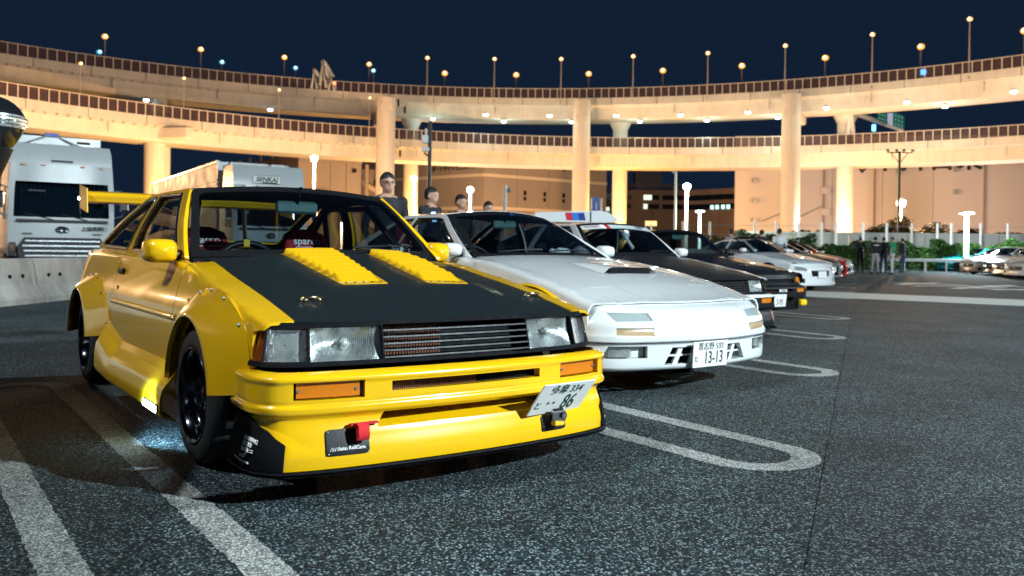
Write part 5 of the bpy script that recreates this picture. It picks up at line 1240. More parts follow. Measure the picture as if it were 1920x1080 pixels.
for k in range(3):
    zc = 6+k*4.2
    b = B(); p0 = RT*-.8-FW*.8; p1 = RT*2.9-FW*.8
    b.prism([(0, zc+2.0), (3.7, zc-.2), (3.7, zc-1.4), (0, zc+.8)], lambda s, z: RT*(-.8+s)-FW*.5+Vector((0, 0, z)), lambda s, z: RT*(-.8+s)-FW*1.6+Vector((0, 0, z))); b.build('stair_flight', M['bl_band'], T)
    B().box(RT*2.2-FW*.06+Vector((0, 0, zc+1.5)), (.9, .2, 1.4), rz=YAW-PI/2).build('window', M['bl_dark'], T)
# dark office behind
T = tag(empty('office_building', g(P(1270, 262, 0))), 'low brown office with window strips, some lit, in the gap between the columns', 'building'); o = T.location.copy()
pl = g(P(1100, 262, 0))-o; pm = g(P(1282, 262, 0))-o; pr = g(P(1420, 242, 0))-o; zt = P(1270, 262, py=357).z
d, n = wb2(T, pl, pm, 0, zt, M['bl_brown'], 3); Lo = (pm-pl).length; kx = lambda px: (px-1100)/182*Lo
for r_, y in ((0, 370), (1, 387)):
    z = P(1200, 262, py=y).z
    for k, (px, w) in enumerate(((1130, 2.), (1140, 2.), (1177, 2.), (1209, 1.5), (1217, 1.5), (1224, 1.5), (1231, 1.5))): on_wall(pl, d, n, kx(px), z, w*.8, 1.5, 'window', M['litwin'] if px in (1209,) or (px == 1217 and r_ == 0) else M['bl_dark'], T, .1)
    on_wall(pl, d, n, kx(1260), z, 6.4, 1.5, 'window_strip', M['bl_dark'], T, .1)
for px in (1130, 1138): on_wall(pl, d, n, kx(px), P(px, 262, py=392).z, 1.1, 1.2, 'lit_window', M['litwin'], T, .15)
d, n = wb2(T, pm, pr, 0, zt+.0, M['bl_brown'], 2); Lo = (pr-pm).length
for y in (371, 388): on_wall(pm, d, n, Lo/2, P(1300, 258, py=y).z, Lo*.96, 1.6, 'window_strip', M['bl_dark'], T, .1)
for s in (.40, .47, .55, .62): on_wall(pm, d, n, Lo*s, P(1320, 256, py=389).z, 1.2, 1.2, 'lit_window', M['litwin2'], T, .2)
B().box(g(P(1212, 272, 0))-o+Vector((0, 0, zt+3.2)), (8.5, 6, 6), rz=YAW-PI/2).build('roof_plant', M['bl_blue'], T); B().box(g(P(1215, 274, 0))-o+Vector((0, 0, zt+1.2)), (20, 6, 3), rz=YAW-PI/2).build('roof_plinth', M['bl_blue'], T)
for px in (1190, 1195, 1218): B().cyl(g(P(px, 272, 0))-o+Vector((0, 0, zt)), g(P(px, 272, 0))-o+Vector((0, 0, zt+13)), .12, n=6).build('aerial', M['steelgrey'], T)
# right pale warehouse with lettering
T = tag(empty('warehouse', g(P(1376, 192, 0))), 'large pale warehouse with dark wall lettering, filling the right background', 'building'); o = T.location.copy()
rgt = g(P(2250, 178, 0))-o
d, n = wb2(T, Vector((0, 0, 0)), rgt, 0, 27, M['bl_pink'], 9); Lr = rgt.length
tpx = lambda px: (px-1376)/874*Lr
for px, ch in ((1690, '内'), (1731, '外'), (1779, '日'), (1830, '東')):
    text(ch, 5.6, M['bletter'], T, d*tpx(px)+n*.3+Vector((0, 0, P(px, 188, py=303).z)), d, (0, 0, 1), ext=.06, name='wall_lettering', bold=.02)
c = d*tpx(1627)+n*.35+Vector((0, 0, P(1627, 188, py=306).z)); b = B(); q = [(-1.7, 0), (0, 2), (1.7, 0), (0, -2)]
b.tube([c+d*x+Vector((0, 0, z)) for x, z in q], .3, n=4, closed=True).build('wall_emblem', M['bletter'], T)
for px, y in ((1416, 339), (1416, 376), (1416, 412), (1698, 326), (1806, 323), (1806, 364), (1697, 408)): on_wall(Vector((0, 0, 0)), d, n, tpx(px), P(px, 190, py=y).z, .9, .9, 'wall_vent', M['steelgrey'], T, .7)
for px in (1553, 1860, 1652): on_wall(Vector((0, 0, 0)), d, n, tpx(px), 12.5, .35, 25, 'downpipe', M['bl_brown'], T, .35)
for px, y in ((1556, 358), (1556, 398)): on_wall(Vector((0, 0, 0)), d, n, tpx(px), P(px, 190, py=y).z, 1.9, 1.5, 'wall_box', M['bl_pink'], T, .5)
for px0, y0, px1, y1 in ((1430, 415, 1470, 400), (1500, 410, 1555, 384)): B().cyl(d*tpx(px0)+n*.3+Vector((0, 0, P(px0, 190, py=y0).z)), d*tpx(px1)+n*.3+Vector((0, 0, P(px1, 190, py=y1).z)), .12, n=6).build('stay_cable', M['steelgrey'], T)
# ---------------------------------------------------------------- ground lamps and poles
def ground_lamp(px, py, depth, col_, watts, label, bulb, style='globe', r=.22, pole=.07, group='lamp posts in the parking area', reach=None):
    q = P(px, depth, py=py); T = tag(empty('lamp_post', g(q)), label, 'lamp post', group); h = q.z
    B().cyl((0, 0, 0), (0, 0, h), pole*1.4, pole, n=10).cyl((0, 0, 0), (0, 0, .35), pole*2, n=10).build('pole', M['fencepost'], T)
    if style == 'disc':
        B().lathe([(.02, h+.12), (r*1.5, h+.10), (r*1.7, h+.03), (r*1.6, h)], n=20).build('lamp_head', M['fencepost'], T); B().lathe([(r*1.55, h), (.01, h-.06)], n=20).build('lamp_bulb', bulb, T)
        z = h-.2
    else:
        B().ball((0, 0, h+r*.5), (r*1.1, r*1.1, r*.4)).build('lamp_head', M['fencepost'], T); B().ball((0, 0, h), r, n=14, m=9).build('lamp_bulb', bulb, T); z = h-.0
    if watts: lamp_light('lamp_light', (-FW.x*1.3, -FW.y*1.3, z-.3), col_, watts*(.78 if col_ is SODIUM else 1), T, r=.3)
    return T
ground_lamp(587, 297, 88, SODIUM, 60000, 'orange lamp post in front of the brown warehouse', M['bulb_s'], r=.36, pole=.12)
ground_lamp(774, 335, 105, SODIUM, 40000, 'orange lamp post against the amber column, left of the dark signal pole', M['bulb_s'], r=.36, pole=.12)
ground_lamp(880, 356, 78, LED, 9000, 'cool white lamp post above the white coupe roof', M['bulb_w'], r=.30, pole=.10)
ground_lamp(1286, 350, 92, GREEN, 12000, 'tall greenish white lamp post in front of the low brown office', M['bulb_w'], r=.40, pole=.14)
ground_lamp(1311, 397, 62, GREEN, 3000, 'short greenish white lamp right of the tall greenish one', M['bulb_w'], 'disc', r=.22, pole=.09)
ground_lamp(1688, 381, 84, SODIUM, 36000, 'orange lamp post in front of the pale warehouse on the right', M['bulb_s'], r=.42, pole=.09)
ground_lamp(1811, 401, 47, LED, 3500, 'white disc-headed lamp post rising from the hedge on the right', M['bulb_w'], 'disc', r=.24, pole=.11)
# unseen lamps added left and right to light the viaduct evenly
ground_lamp(-120, 300, 98, SODIUM, 38000, 'unseen orange lamp post added for light, left of the two trucks', M['bulb_s'], r=.36, pole=.12)
ground_lamp(-900, 330, 95, SODIUM, 9000, 'unseen orange lamp post added for light, far left beyond the barrier', M['bulb_s'], r=.36, pole=.12)
ground_lamp(2250, 350, 110, SODIUM, 40000, 'unseen orange lamp post added for light, beyond the right edge of the lane', M['bulb_s'], r=.36, pole=.12)
ground_lamp(1530, 446, 160, WARMW, 13000, 'unseen lamp post added to light the pale warehouse, left', M['bulb_s'], r=.2)  # this and the next three: unseen, added to brighten the building walls
ground_lamp(1850, 448, 158, WARMW, 15000, 'unseen lamp post added to light the pale warehouse, right', M['bulb_s'], r=.2)
ground_lamp(840, 446, 182, WARMW, 9000, 'unseen lamp post added to light the tan block, left of its corner', M['bulb_s'], r=.2)
ground_lamp(1010, 446, 182, WARMW, 6000, 'unseen lamp post added to light the tan block, right of its corner', M['bulb_s'], r=.2)
for px, dp, zz, w, lb in ((60, 112, 4.5, 20000, 'behind the curtained truck'), (330, 122, 4.5, 28000, 'behind the aluminium box truck'), (640, 138, 4.5, 38000, 'hidden behind the yellow coupe roof'), (1000, 146, 3.6, 32000, 'hidden behind the white coupe roof'), (1330, 136, 3.0, 22000, 'hidden behind the black coupe roof'), (1650, 132, 4.0, 15000, 'behind the boundary wall near the right column'), (1900, 122, 4.0, 30000, 'behind the boundary wall at the right edge')):
    ground_lamp(px, P(px, dp, 0).z+466.35+(px-960)*ROLL-(zz-CAM.z)*1600/dp, dp, SODIUM, w, 'unseen far lamp post added for orange light, '+lb, M['bulb_s'], r=.2)  # unseen posts added to light the viaduct decks from below
AMBER = (1.0, .47, .10)
for px, dp, w, lb in ((783, 172, 30000, 'at the foot of the left amber column'), (1172, 174, 30000, 'at the foot of the middle amber column'), (1597, 161, 24000, 'at the foot of the right amber column'), (322, 140, 16000, 'at the foot of the left viaduct column')):
    ground_lamp(px, 466.35+(px-960)*ROLL-(3.4-CAM.z)*1600/dp, dp, AMBER, w, 'low amber lamp '+lb, M['bulb_s'], r=.16, group='unseen amber lamps added under the viaducts')  # unseen lamps added to give the columns their amber light
def mast(loc, h, watts, col_, label, aim):
    T = tag(empty('floodlight_mast', loc), label, 'floodlight mast'); a = Vector(aim)-Vector(loc)-Vector((0, 0, h)); fl = Vector((a.x, a.y, 0)).normalized(); sd = Vector((-fl.y, fl.x, 0))
    B().cyl((0, 0, 0), (0, 0, h), .11, .07, n=12).cyl((0, 0, 0), (0, 0, .5), .17, n=12).build('pole', M['steelgrey'], T)
    B().cyl(sd*-.5+Vector((0, 0, h)), sd*.5+Vector((0, 0, h)), .04).build('cross_arm', M['steelgrey'], T)
    B().box(Vector((0, 0, h+.12)), (.5, .6, .14), rz=math.atan2(fl.y, fl.x), bev=.03).build('lamp_head', M['steelgrey'], T); B().box(fl*.12+Vector((0, 0, h+.035)), (.30, .45, .03), rz=math.atan2(fl.y, fl.x)).build('lamp_bulb', M['bulb_w'], T)
    lamp_light('lamp_light', fl*.45+Vector((0, 0, h-.2)), col_, watts, T, r=.16)
mast((16.5, 9.0, 0), 9.4, KEYW, (.80, .95, 1.0), 'floodlight mast across the lane behind the camera', (0, 0, 0))
mast((6.5, 28, 0), 8.5, 4500, (.86, .97, 1.0), 'floodlight mast beside the lane right of the view', (-10, 22, 0))
mast((-1.0, -9.2, 0), 12.0, SIDEW, (.90, .96, 1.0), 'floodlight mast beyond the black van, left of the view', (-3, 0, 0))
M['glareface'] = glow('glare_face', (.65, .85, 1.0), 25); M['orangelit'] = glow('lit_orange_sign', (1.0, .45, .05), 1.5); M['wallpale'] = mat('pale_wall', (.5, .47, .43), .85, var=.1, vs=1)
# ================================================================ vehicles in the row
YT, YS = yellow_car(); rx7(); levin2(); trueno()
G = 'cars parked in the angled row'
modern('convertible', (-9.55, 16.2, 0), 0, M['white'], 'white open convertible with a wide grille, just beyond the pale drain band', G, openroof=True, hz=.03)
modern('coupe', (-11.9, 19.6, 0), 0, M['white'], 'white coupe with deep side intakes right behind the white convertible', G, hoodm=M['white'], grille='low', wk='mesh')
modern('coupe', (-13.5, 22.6, 0), 0, M['silver'], 'silver coupe with black hood and tall grille, left of the red coupe', G, grille='tall', hoodm=M['hoodblk'])
modern('coupe', (-15.4, 25.9, 0), 0, M['redpaint'], 'red coupe with tall grille, between the silver coupe and the last white one', G, grille='tall')
modern('coupe', (-16.9, 28.6, 0), 0, M['white'], 'white coupe with black hood at the far end of the angled row', G, grille='low', hoodm=M['hoodblk'], plate=False, lowb=.12)
# cars on the right, noses to the left
hd = (-RT*.985-FW*.17); rzr = math.atan2(hd.y, hd.x); G2 = 'cars parked on the right by the hedge'
def nose_at(px, depth, s=1.0):
    q = g(P(px, depth, 0))-hd*(.92*s); return q
modern('coupe', nose_at(1766, 47.5), rzr, M['teal'], 'turquoise coupe with its nose to the left, nearest the hedge', G2, wk='five', plate=False)
modern('coupe', nose_at(1800, 45.2), rzr, M['navy'], 'dark navy coupe between the turquoise and the pale beige coupe', G2, plate=False)
M['beige'] = mat('pale_beige_paint', (.60, .57, .53), .25, coat=1, var=.03)
modern('coupe', nose_at(1815, 42.0), rzr, M['beige'], 'pale beige coupe with big polished wheels on the right', G2, rim='chrome', wk='mesh', scale=1.04, plate=False)
modern('coupe', nose_at(1860, 39.2), rzr, M['blue'], 'deep blue coupe behind the silver one at the right edge', G2, plate=False)
modern('coupe', nose_at(1878, 36.8), rzr, M['silver'], 'silver coupe with polished wheels at the right edge', G2, rim='chrome', wk='mesh', plate=False)
modern('coupe', nose_at(1902, 34.6), rzr, M['white'], 'white coupe cut off by the right edge of the picture', G2, rim='chrome', wk='mesh', plate=False)
# wagon behind the row with a striped roof box
q = g(P(1120, 21.5, 0)); wg = modern('wagon', q+Vector((-4.2, .3, 0)), PI, M['white'], 'white car parked behind the row, under a striped roof box', G2+' ', scale=1.12); wg['group'] = 'cars parked behind the row'
rb = tag(empty('roof_box', P(1083, 18.6, 1.50)), 'white roof box with red and blue slanted stripes above the banner coupe', 'roof box'); 
bx = B(); prf = [(-.95, 0), (.55, 0), (.84, .02), (.80, .10), (.62, .22), (.45, .255), (-.95, .20)]
bx.prism(prf, lambda s, z: RT*s+Vector((0, 0, z))-FW*.35, lambda s, z: RT*s+Vector((0, 0, z))+FW*.35); bx.build('box_shell', M['white'], rb)
for k, mt in enumerate(('redpaint', 'stripeblue', 'stripenavy')):
    pass
M['stripeblue'] = mat('stripe_blue', (.02, .16, .62), .4); M['stripenavy'] = mat('stripe_navy', (.008, .03, .22), .4); M['stripered'] = mat('stripe_red', (.55, .01, .03), .4)
for k, mt in enumerate(('stripered', 'stripeblue', 'stripenavy')):
    x = -.27+k*.135
    B().prism([(x, .04), (x+.14, .04), (x+.10, .205), (x-.04, .205)], lambda s, z: RT*s+Vector((0, 0, z))-FW*.353, lambda s, z: RT*s+Vector((0, 0, z))-FW*.357).build('stripe', M[mt], rb)
B().box(RT*.245+Vector((0, 0, .12))-FW*.345, (.02, .05, .22), rz=YAW-PI/2).build('catch', M['plastic'], rb)
B().cyl(RT*-.6+Vector((0, 0, -.06)), RT*-.6+Vector((0, 0, 0)), .03).build('rack_foot', M['plastic'], rb); B().cyl(RT*.5+Vector((0, 0, -.06)), RT*.5+Vector((0, 0, 0)), .03).build('rack_foot', M['plastic'], rb)
# ---------------------------------------------------------------- jersey barrier on the left
def barrier(p, q, label):
    d = (q-p); L_ = d.length; T = tag(empty('concrete_barrier', g(p), math.atan2(d.y, d.x)), label, 'barrier', 'concrete barriers behind the yellow coupe')
    sec = [(-.30, 0), (-.30, .08), (-.16, .28), (-.10, .64), (-.08, .66), (.08, .66), (.10, .64), (.16, .28), (.30, .08), (.30, 0)]
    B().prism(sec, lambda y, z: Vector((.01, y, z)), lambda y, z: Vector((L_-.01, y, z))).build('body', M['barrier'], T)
    for s in (.32, .62, L_-.62, L_-.32):
        B().cyl((s, -.16, .40), (s, -.135, .405), .028, n=12).build('lifting_hole', M['matte'], T)
    return T
b0 = Vector((-10.55, -.68, 0)); bd = Vector((-.782, .624, 0)); nm = ['nearest the left edge', 'behind the tail of the yellow coupe', 'hidden deepest behind the yellow coupe', 'first beyond the left edge', 'second beyond the left edge', 'third beyond the left edge']
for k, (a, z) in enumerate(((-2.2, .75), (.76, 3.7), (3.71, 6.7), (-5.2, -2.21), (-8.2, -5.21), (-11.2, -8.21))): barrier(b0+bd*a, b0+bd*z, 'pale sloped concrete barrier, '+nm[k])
# ---------------------------------------------------------------- trucks
def truck(loc, label, kind):
    T = tag(empty('truck', loc), label, 'truck', 'trucks parked behind the barrier'); Wt = M['truckwhite']; h = 1.22
    # cab: front face at x=0, body behind
    def cabf(u, v):   # u across -1..1, v up 0..1 ; front face gently curved
        z = .55+2.35*v; lean = .02+.22*max(0, v-.42)**1.2
        return Vector((-.10*u*u*u*u-lean-.02*(1-v), u*h*(1-.035*max(0, v-.7)/.3), z))
    ws = [(-.90, .42), (.90, .42), (.88, .80), (-.88, .80)]
    panel('cab_front', [(-1, 0), (1, 0), (1, 1), (-1, 1)], cabf, Wt, T, holes=[ws], step=.12, flange=.05)
    panel('windscreen', ws, cabf, M['truckglass'], T, step=.2, flange=0, off=-.01)
    for s in (-1, 1): panel('cab_side', [(-2.1, .6), (-.14, .6), (-.14, 1.6), (-.30, 2.88), (-2.1, 2.88)], lambda x, z: Vector((x, s*h*(1-.03*max(0, z-2)), z)), Wt, T, step=.3, sgn=-s, flange=.03, holes=[[(-1.25, 1.5), (-.28, 1.45), (-.42, 2.3), (-1.2, 2.3)]]); B().box((-.8, s*(h-.03), 1.9), (.95, .01, .85)).build('side_window', M['truckglass'], T)
    B().box((-1.2, 0, 2.9), (1.7, 2.3, .06), bev=.02).build('cab_roof', Wt, T)
    cu = B(); 
    cu.grid(lambda u, v: Vector((-.42+.03*math.sin(u*60), u, 1.50+.96*v)), lin(-1.02, 1.02, 110), [0, 1]); cu.build('curtain', M['curtain'], T)
    # roof fairing
    fh = .55 if kind == 'a' else .70
    df = B(); df.grid(lambda u, v: Vector((-.30-.06*v-.14*v**3-.03*u*u, u*(h-.03-.03*v**3), 2.88+fh*v)), lin(-1, 1, 14), lin(0, 1, 8)); df.grid(lambda u, v: Vector((-.50-1.3*v, u*(h-.06), 2.88+fh+.0*v)), lin(-1, 1, 4), [0, 1])
    for s in (-1, 1): df.add([(-.33, s*(h-.03), 2.88), (-.39, s*(h-.035), 2.88+fh*.55), (-.52, s*(h-.06), 2.88+fh), (-1.81, s*(h-.06), 2.88+fh), (-1.81, s*(h-.03), 2.88)], [[0, 1, 2, 3, 4]])
    df.build('wind_deflector', Wt, T)
    B().box((-.30, 0, 2.99), (.05, .5, .05)).build('visor_bar', M['plastic'], T)
    for s in (-.6, .6): B().box((-.02, s, 2.20), (.03, .38, .035)).build('visor_clip', M['plastic'], T)
    # lower front: grille, chrome bumper
    gr = B().prism([(-.86, 1.02), (.86, 1.02), (1.02, .78), (.98, .46), (-.98, .46), (-1.02, .78)], lambda y, z: Vector((-.06, y, z)), lambda y, z: Vector((.05, y, z))).build('grille_frame', M['plastic'], T)
    for k in range(4): B().box((.058, 0, .56+.125*k), (.07, 1.72+.06*k*(1 if k < 3 else 0), .05), bev=.015).build('grille_bar', M['brightbar'], T)
    B().box((.03, 0, .34), (.26, 2.42, .22), bev=.06).build('bumper', M['brightbar'], T); B().box((.12, 0, .16), (.1, 2.2, .14), bev=.03).build('valance', M['plastic'], T)
    for s in (-1, 1):
        l = B().box((.10, s*.98, .36), (.16, .42, .16), bev=.04).build('headlight', M['lens'], T); B().box((.07, s*.98, .36), (.12, .38, .12), bev=.03).build('reflector', M['reflector'], l)
        B().box((.03, s*1.13, .72), (.06, .16, .34), bev=.02).build('corner_trim', M['chrome'], T)
        m_ = B().box((.05, s*1.42, 1.95), (.12, .22, .42), bev=.04).build('mirror', M['chrome'], T); B().tube([(-.2, s*1.2, 2.25), (.0, s*1.4, 2.3), (.05, s*1.42, 2.15)], .02).build('mirror_arm', M['chrome'], m_); B().tube([(-.2, s*1.2, 1.55), (.0, s*1.4, 1.6), (.05, s*1.42, 1.75)], .02).build('mirror_arm', M['chrome'], m_)
        wheel(T, -.85, 1.20, .48, .3, .28, 'five', s, M['alloy'])
    m_ = B().lathe([(0, .02), (.13, .015), (.15, 0), (.14, -.02)], axis='X', n=20).build('round_mirror', M['plastic'], T); m_.location = (.12, .95 if kind == 'a' else -.95, 2.05)
    B().lathe([(0, .022), (.135, .0205)], axis='X', n=20).build('mirror_glass', M['mirror'], m_); B().cyl((-.1, .12, .05), (.0, 0, .0), .012).build('arm', M['chrome'], m_)
    e = B().lathe([(.0, .0), (.105, .0), (.115, .015), (.125, .0)], axis='X', n=24).build('front_badge', M['chrome'], T); e.location = (.005, -.02, 1.22); e.scale = (1, 1.25, .8)
    for k, yy in enumerate((-.55, .25)): B().tube([(-.02, yy+.35, 1.46), (.0, yy, 1.56), (-.01, yy-.30, 1.62)], .014, n=5).build('wiper', M['plastic'], T)
    B().box((.012, 0, 1.44), (.03, 2.1, .07), bev=.01).build('cowl_strip', M['plastic'], T)
    for yy in (-.9, -.45, .45, .9): B().box((-.10, yy, 2.86), (.04, .10, .04), bev=.01).build('marker_lamp', M['amber'], T)
    for s in (-1, 1): B().box((.02, s*.80, 1.12), (.02, .22, .02)).build('grab_handle', M['plastic'], T)
    # box body
    zt = 3.80 if kind == 'a' else 3.78; xl = -11 if kind == 'a' else -16.4
    bx = B().box(((xl-2.35)/2, 0, (zt+1.0)/2), (-2.35-xl, 2.46, zt-1.0)).build('cargo_box', M['alu'] if kind == 'b' else Wt, T)
    if kind == 'b':
        for k in range(14): B().box(((xl-2.35)/2, -1.235, 1.35+.14*k), (-2.55-xl, .02, .085)).build('siding_rib', M['alu'], bx)
        B().box(((xl-2.35)/2, -1.22, zt+.02), (-2.35-xl, .1, .08)).build('top_rail', M['truckwhite'], bx)
        B().box((-2.36, 0, zt-.10), (.06, 2.5, .24)).build('front_header', M['truckwhite'], bx)
    else:
        # folding front wall seen above the cab
        B().prism([(-1.24, 3.0), (1.24, 3.0), (1.24, 3.82), (-1.24, 3.82)], lambda y, z: Vector((-2.30, y, z)), lambda y, z: Vector((-2.24, y, z))).build('front_header', Wt, bx)
        for s in (-1, 1): B().cyl((-2.2, s*.18, 3.80), (-1.95, s*1.0, 3.43), .02).build('stay', M['steelgrey'], bx)
        B().box((-2.2, 0, 3.86), (.1, .34, .09)).build('roof_marker', M['bluesign'], T)
        text('FIGHTER', .10, M['dletter'], T, (-2.235, .86, 3.78), (0, 1, 0), (0, 0, 1), bold=.03) if False else None
        B().box((-2.235, .80, 3.70), (.01, .34, .07)).build('maker_plate', M['dletter'], T)
    for xa in (xl+1.2, xl+2.4):
        for s in (-1, 1): wheel(T, xa, 1.20, .48, .3, .28, 'five', s, M['alloy'])
    B().box(((xl-1)/2, 0, .8), (-xl, .9, .3)).build('chassis', M['matte'], T)
    return T
M['brightbar'] = mat('bright_trim', (.6, .62, .64), .28, metal=.8, var=.1)
M['truckglass'] = glass('truck_glass', (.35, .42, .46), ior=1.5); M['curtain'] = mat('blue_curtain', (.018, .045, .075), .9, var=.2, vs=20)
ta = truck((-20.8, 1.65, 0), 'white truck facing us with blue curtain and chrome grille, left of the yellow coupe', 'a')
text('上組通運㈱', .12, M['dletter'], ta, (.02, .72, 1.25), (0, 1, 0), (0, 0, 1), bold=.03)
tb = truck((-24.15, 8.33, 0), 'white truck with ribbed aluminium box rising behind the yellow coupe roof', 'b')
B().box((-.305, -.1, 3.10), (.03, .92, .26), M=Matrix.Rotation(-.06, 3, 'Y'), bev=.01).build('name_sign', M['greenplate'] if 'greenplate' in M else M['plate'], tb)
text('SENKAI', .22, M['gletter'], tb, (-.280, -.1, 3.10), (0, 1, 0), (-.06, 0, 1), shear=.25, bold=.03)
B().tube([(-.285-.06*z, y-.1, 3.10+z) for y, z in ((-.46, -.13), (.46, -.13), (.46, .13), (-.46, .13))], .008, n=4, closed=True).build('sign_border', M['gletter'], tb)
B().box((-1.75, -.35, 3.68), (.30, 1.3, .14), bev=.03).build('roof_beacon', M['letter'], tb); B().box((-1.75, .65, 3.68), (.30, .5, .14), bev=.03).build('roof_beacon', M['letter'], tb)
tb.rotation_euler = (0, 0, math.radians(-4.2))
# ---------------------------------------------------------------- van at the left edge: only its door mirror shows
vn = tag(empty('parked_van', (.0, 0, 0)), 'black van at the left edge of the picture, only its door mirror in view', 'van')
mc = P(-17, 2.75, py=238)
vn.location = g(mc)
k = Vector((0, 0, mc.z))
def mpt(az, z, grow=1.0):
    """housing: egg-shaped, wider at the top; az 0 = forwards"""
    t = (z+.10)/.20; r = math.sqrt(max(0, 1-(2*t-1)**2)); w = .62+.38*min(1, t*1.6)
    return k+Vector((.11*math.cos(az)*r*w*grow, .098*math.sin(az)*r*w*grow, z))
mb = B().grid(lambda a, z: mpt(a, z), lin(-PI, PI, 33), [-.1+.1*(1-math.cos(PI*q/14)) for q in range(15)]).build('mirror_housing', M['black'], vn)
sg_ = B().grid(lambda a, z: mpt(a, z, 1.03), lin(-1.7, 1.7, 24), lin(-.005, .036, 5)).build('turn_signal', M['lens'], mb)
B().grid(lambda a, z: mpt(a, z, 1.012), lin(-1.7, 1.7, 24), lin(-.005, .036, 5)).build('signal_reflector', M['reflector'], sg_)
for q in (.005, .016, .027): B().tube([mpt(a, q, 1.03) for a in lin(-1.65, 1.65, 20)], .0022, n=5).build('signal_rib', M['chrome'], sg_)
B().tube([k+Vector((0, -.005, -.05)), k+Vector((-.01, -.025, -.12)), k+Vector((-.02, -.10, -.155)), k+Vector((-.03, -.24, -.15))], [.068, .066, .058, .07], n=14).build('mirror_stem', M['plastic'], mb)
def van_body(T, off):
    sp = Spec(wb=2.75, R=.31, ra=.35, tw=.20, rim=.21, wk='five', dish=.04, yo=.80, sill=.24, fsplit=.23,
        W=[(.6, .80), (0, .84), (-2.8, .845), (-3.4, .82)], zc=.7, up=.16, dn=.2,
        sh=[(.72, .86), (.4, .97), (0, 1.04), (-.5, 1.06), (-3.4, 1.08)], r=.05,
        hoodw=[(.7, .62), (.3, .70), (-.2, .72)], strip=lambda x: .05, rstrip=.05, xf=.60, xr=-3.4, door=(-.20, -1.25),
        fend=lambda s: [(.60, .6), (.595, .4), (.59, .24)], zr=1.74, yr=.66,
        ghpoly=[(-.02, 1.045), (-.82, 1.742), (-3.2, 1.742), (-3.38, 1.085), (-1.5, 1.066)],
        wins=[[(-.22, 1.09), (-.84, 1.66), (-1.20, 1.67), (-1.22, 1.10)], [(-1.32, 1.10), (-1.30, 1.67), (-2.25, 1.67), (-2.25, 1.11)], [(-2.35, 1.11), (-2.35, 1.67), (-3.08, 1.66), (-3.2, 1.13)]],
        hoodx=(-.05, .66), hback=.10, crown=.03, hroll=0, hoodfront=lambda s: s.nose_edge(.85, s.hwf(.62)), pk=.4,
        ws_base=(.05, -.04, .74, 1.06, 1.05), ws_top=(-.76, -.83, .65, 1.775, 1.742), wsb=.02, rg_top=(-3.22, -3.19, .65, 1.77, 1.742), rg_base=(-3.44, -3.38, .72, 1.10, 1.09), rz=lambda x: 1.742, rcrown=.035,
        path=[(.585, -.80), (.68, -.74), (.76, -.5), (.79, -.2), (.795, 0)], prof=[(.2, 0), (.5, .01), (.7, -.01), (.8, -.05), (.85, -.11)])
    old = set(o.name for o in T.children); K = M['black']
    shell(T, sp, dict(body=K, hood=K, roof=K, rim=M['alloy']), step=.14, lod=2)
    fn = sp.front(); S = sp.ps[-1]; gr = sp.fpoly([(-.45, .42), (.45, .42), (.45, .62), (-.45, .62)])
    hl = [sp.fpoly([(-.74, .62), (-.52, .60), (-.50, .70), (-.72, .76)]), sp.fpoly([(.52, .60), (.74, .62), (.72, .76), (.50, .70)])]
    panel('nose', rect(0, S, .2, .85), fn, K, T, holes=[gr]+hl, step=.12, flange=.03); panel('grille_back', gr, fn, M['plastic'], T, step=.15, flange=0, off=-.03)
    for l in hl:
        h_ = panel('headlight', l, fn, M['lens'], T, step=.12, flange=0, off=-.003); panel('reflector', l, fn, M['reflector'], h_, step=.1, flange=0, off=-.04)
    for o in T.children:
        if o.name not in old: o.location = o.location+off
van_body(vn, Vector((.20, -1.03, 0)))
# ---------------------------------------------------------------- glowing bar added as the glare on the sill, plus the LED spill light
glare_bar = B().box((-.50, -.8755, .180), (.25, .010, .040), bev=.003).build('sill_glare_bar', M['plastic'], YT)
B().box((-.50, -.8815, .180), (.235, .004, .030)).build('glare_strip', M['glareface'], glare_bar)
lamp_light('lamp_light', (-.50, -.96, .185), (.45, .75, 1.0), 26, YT, r=.02, spot=2.2, aim=(-.2, 1, -.25))
# ---------------------------------------------------------------- poles and signs in the middle distance
def pole(px, ytop, depth, r, mt, label, cat='pole', name='pole'):
    q = P(px, depth, py=ytop); T = tag(empty(name, g(q)), label, cat); B().cyl((0, 0, 0), (0, 0, q.z), r*1.2, r, n=10).cyl((0, 0, 0), (0, 0, .3), r*2, n=10).build('shaft', mt, T); return T, q.z
T, h = pole(803, 228, 30, .065, M['poledark'], 'slim dark pole carrying white traffic cameras, above the white coupe', 'pole', 'camera_pole')
B().box(RT*-.16+Vector((0, 0, h-.62)), (.22, .2, .3), rz=YAW-PI/2, bev=.03).build('camera_box', M['letter'], T); B().box(RT*-.14+Vector((0, 0, h-.98)), (.26, .2, .16), rz=YAW-PI/2, bev=.03).build('camera_head', M['letter'], T)
B().cyl(RT*-.2+Vector((0, 0, h-1.1)), Vector((0, 0, h-1.25)), .03).build('bracket', M['poledark'], T); B().cyl(RT*-.14+Vector((0, 0, h-.45)), RT*-.14+Vector((0, 0, h-.25)), .04).build('aerial', M['letter'], T)
T, h = pole(945, 347, 42, .085, M['fencepost'], 'white pole with a small dome camera, right of the cool lamp post', 'pole', 'camera_pole'); B().ball(RT*.22+Vector((0, 0, h-.25)), .12).build('dome_camera', M['steelgrey'], T)
T, h = pole(1265, 322, 60, .07, M['fencepost'], 'thin pale pole left of the tall greenish lamp post', 'pole'); B().box(RT*-.1+Vector((0, 0, h)), (.3, .15, .15)).build('cap', M['steelgrey'], T)
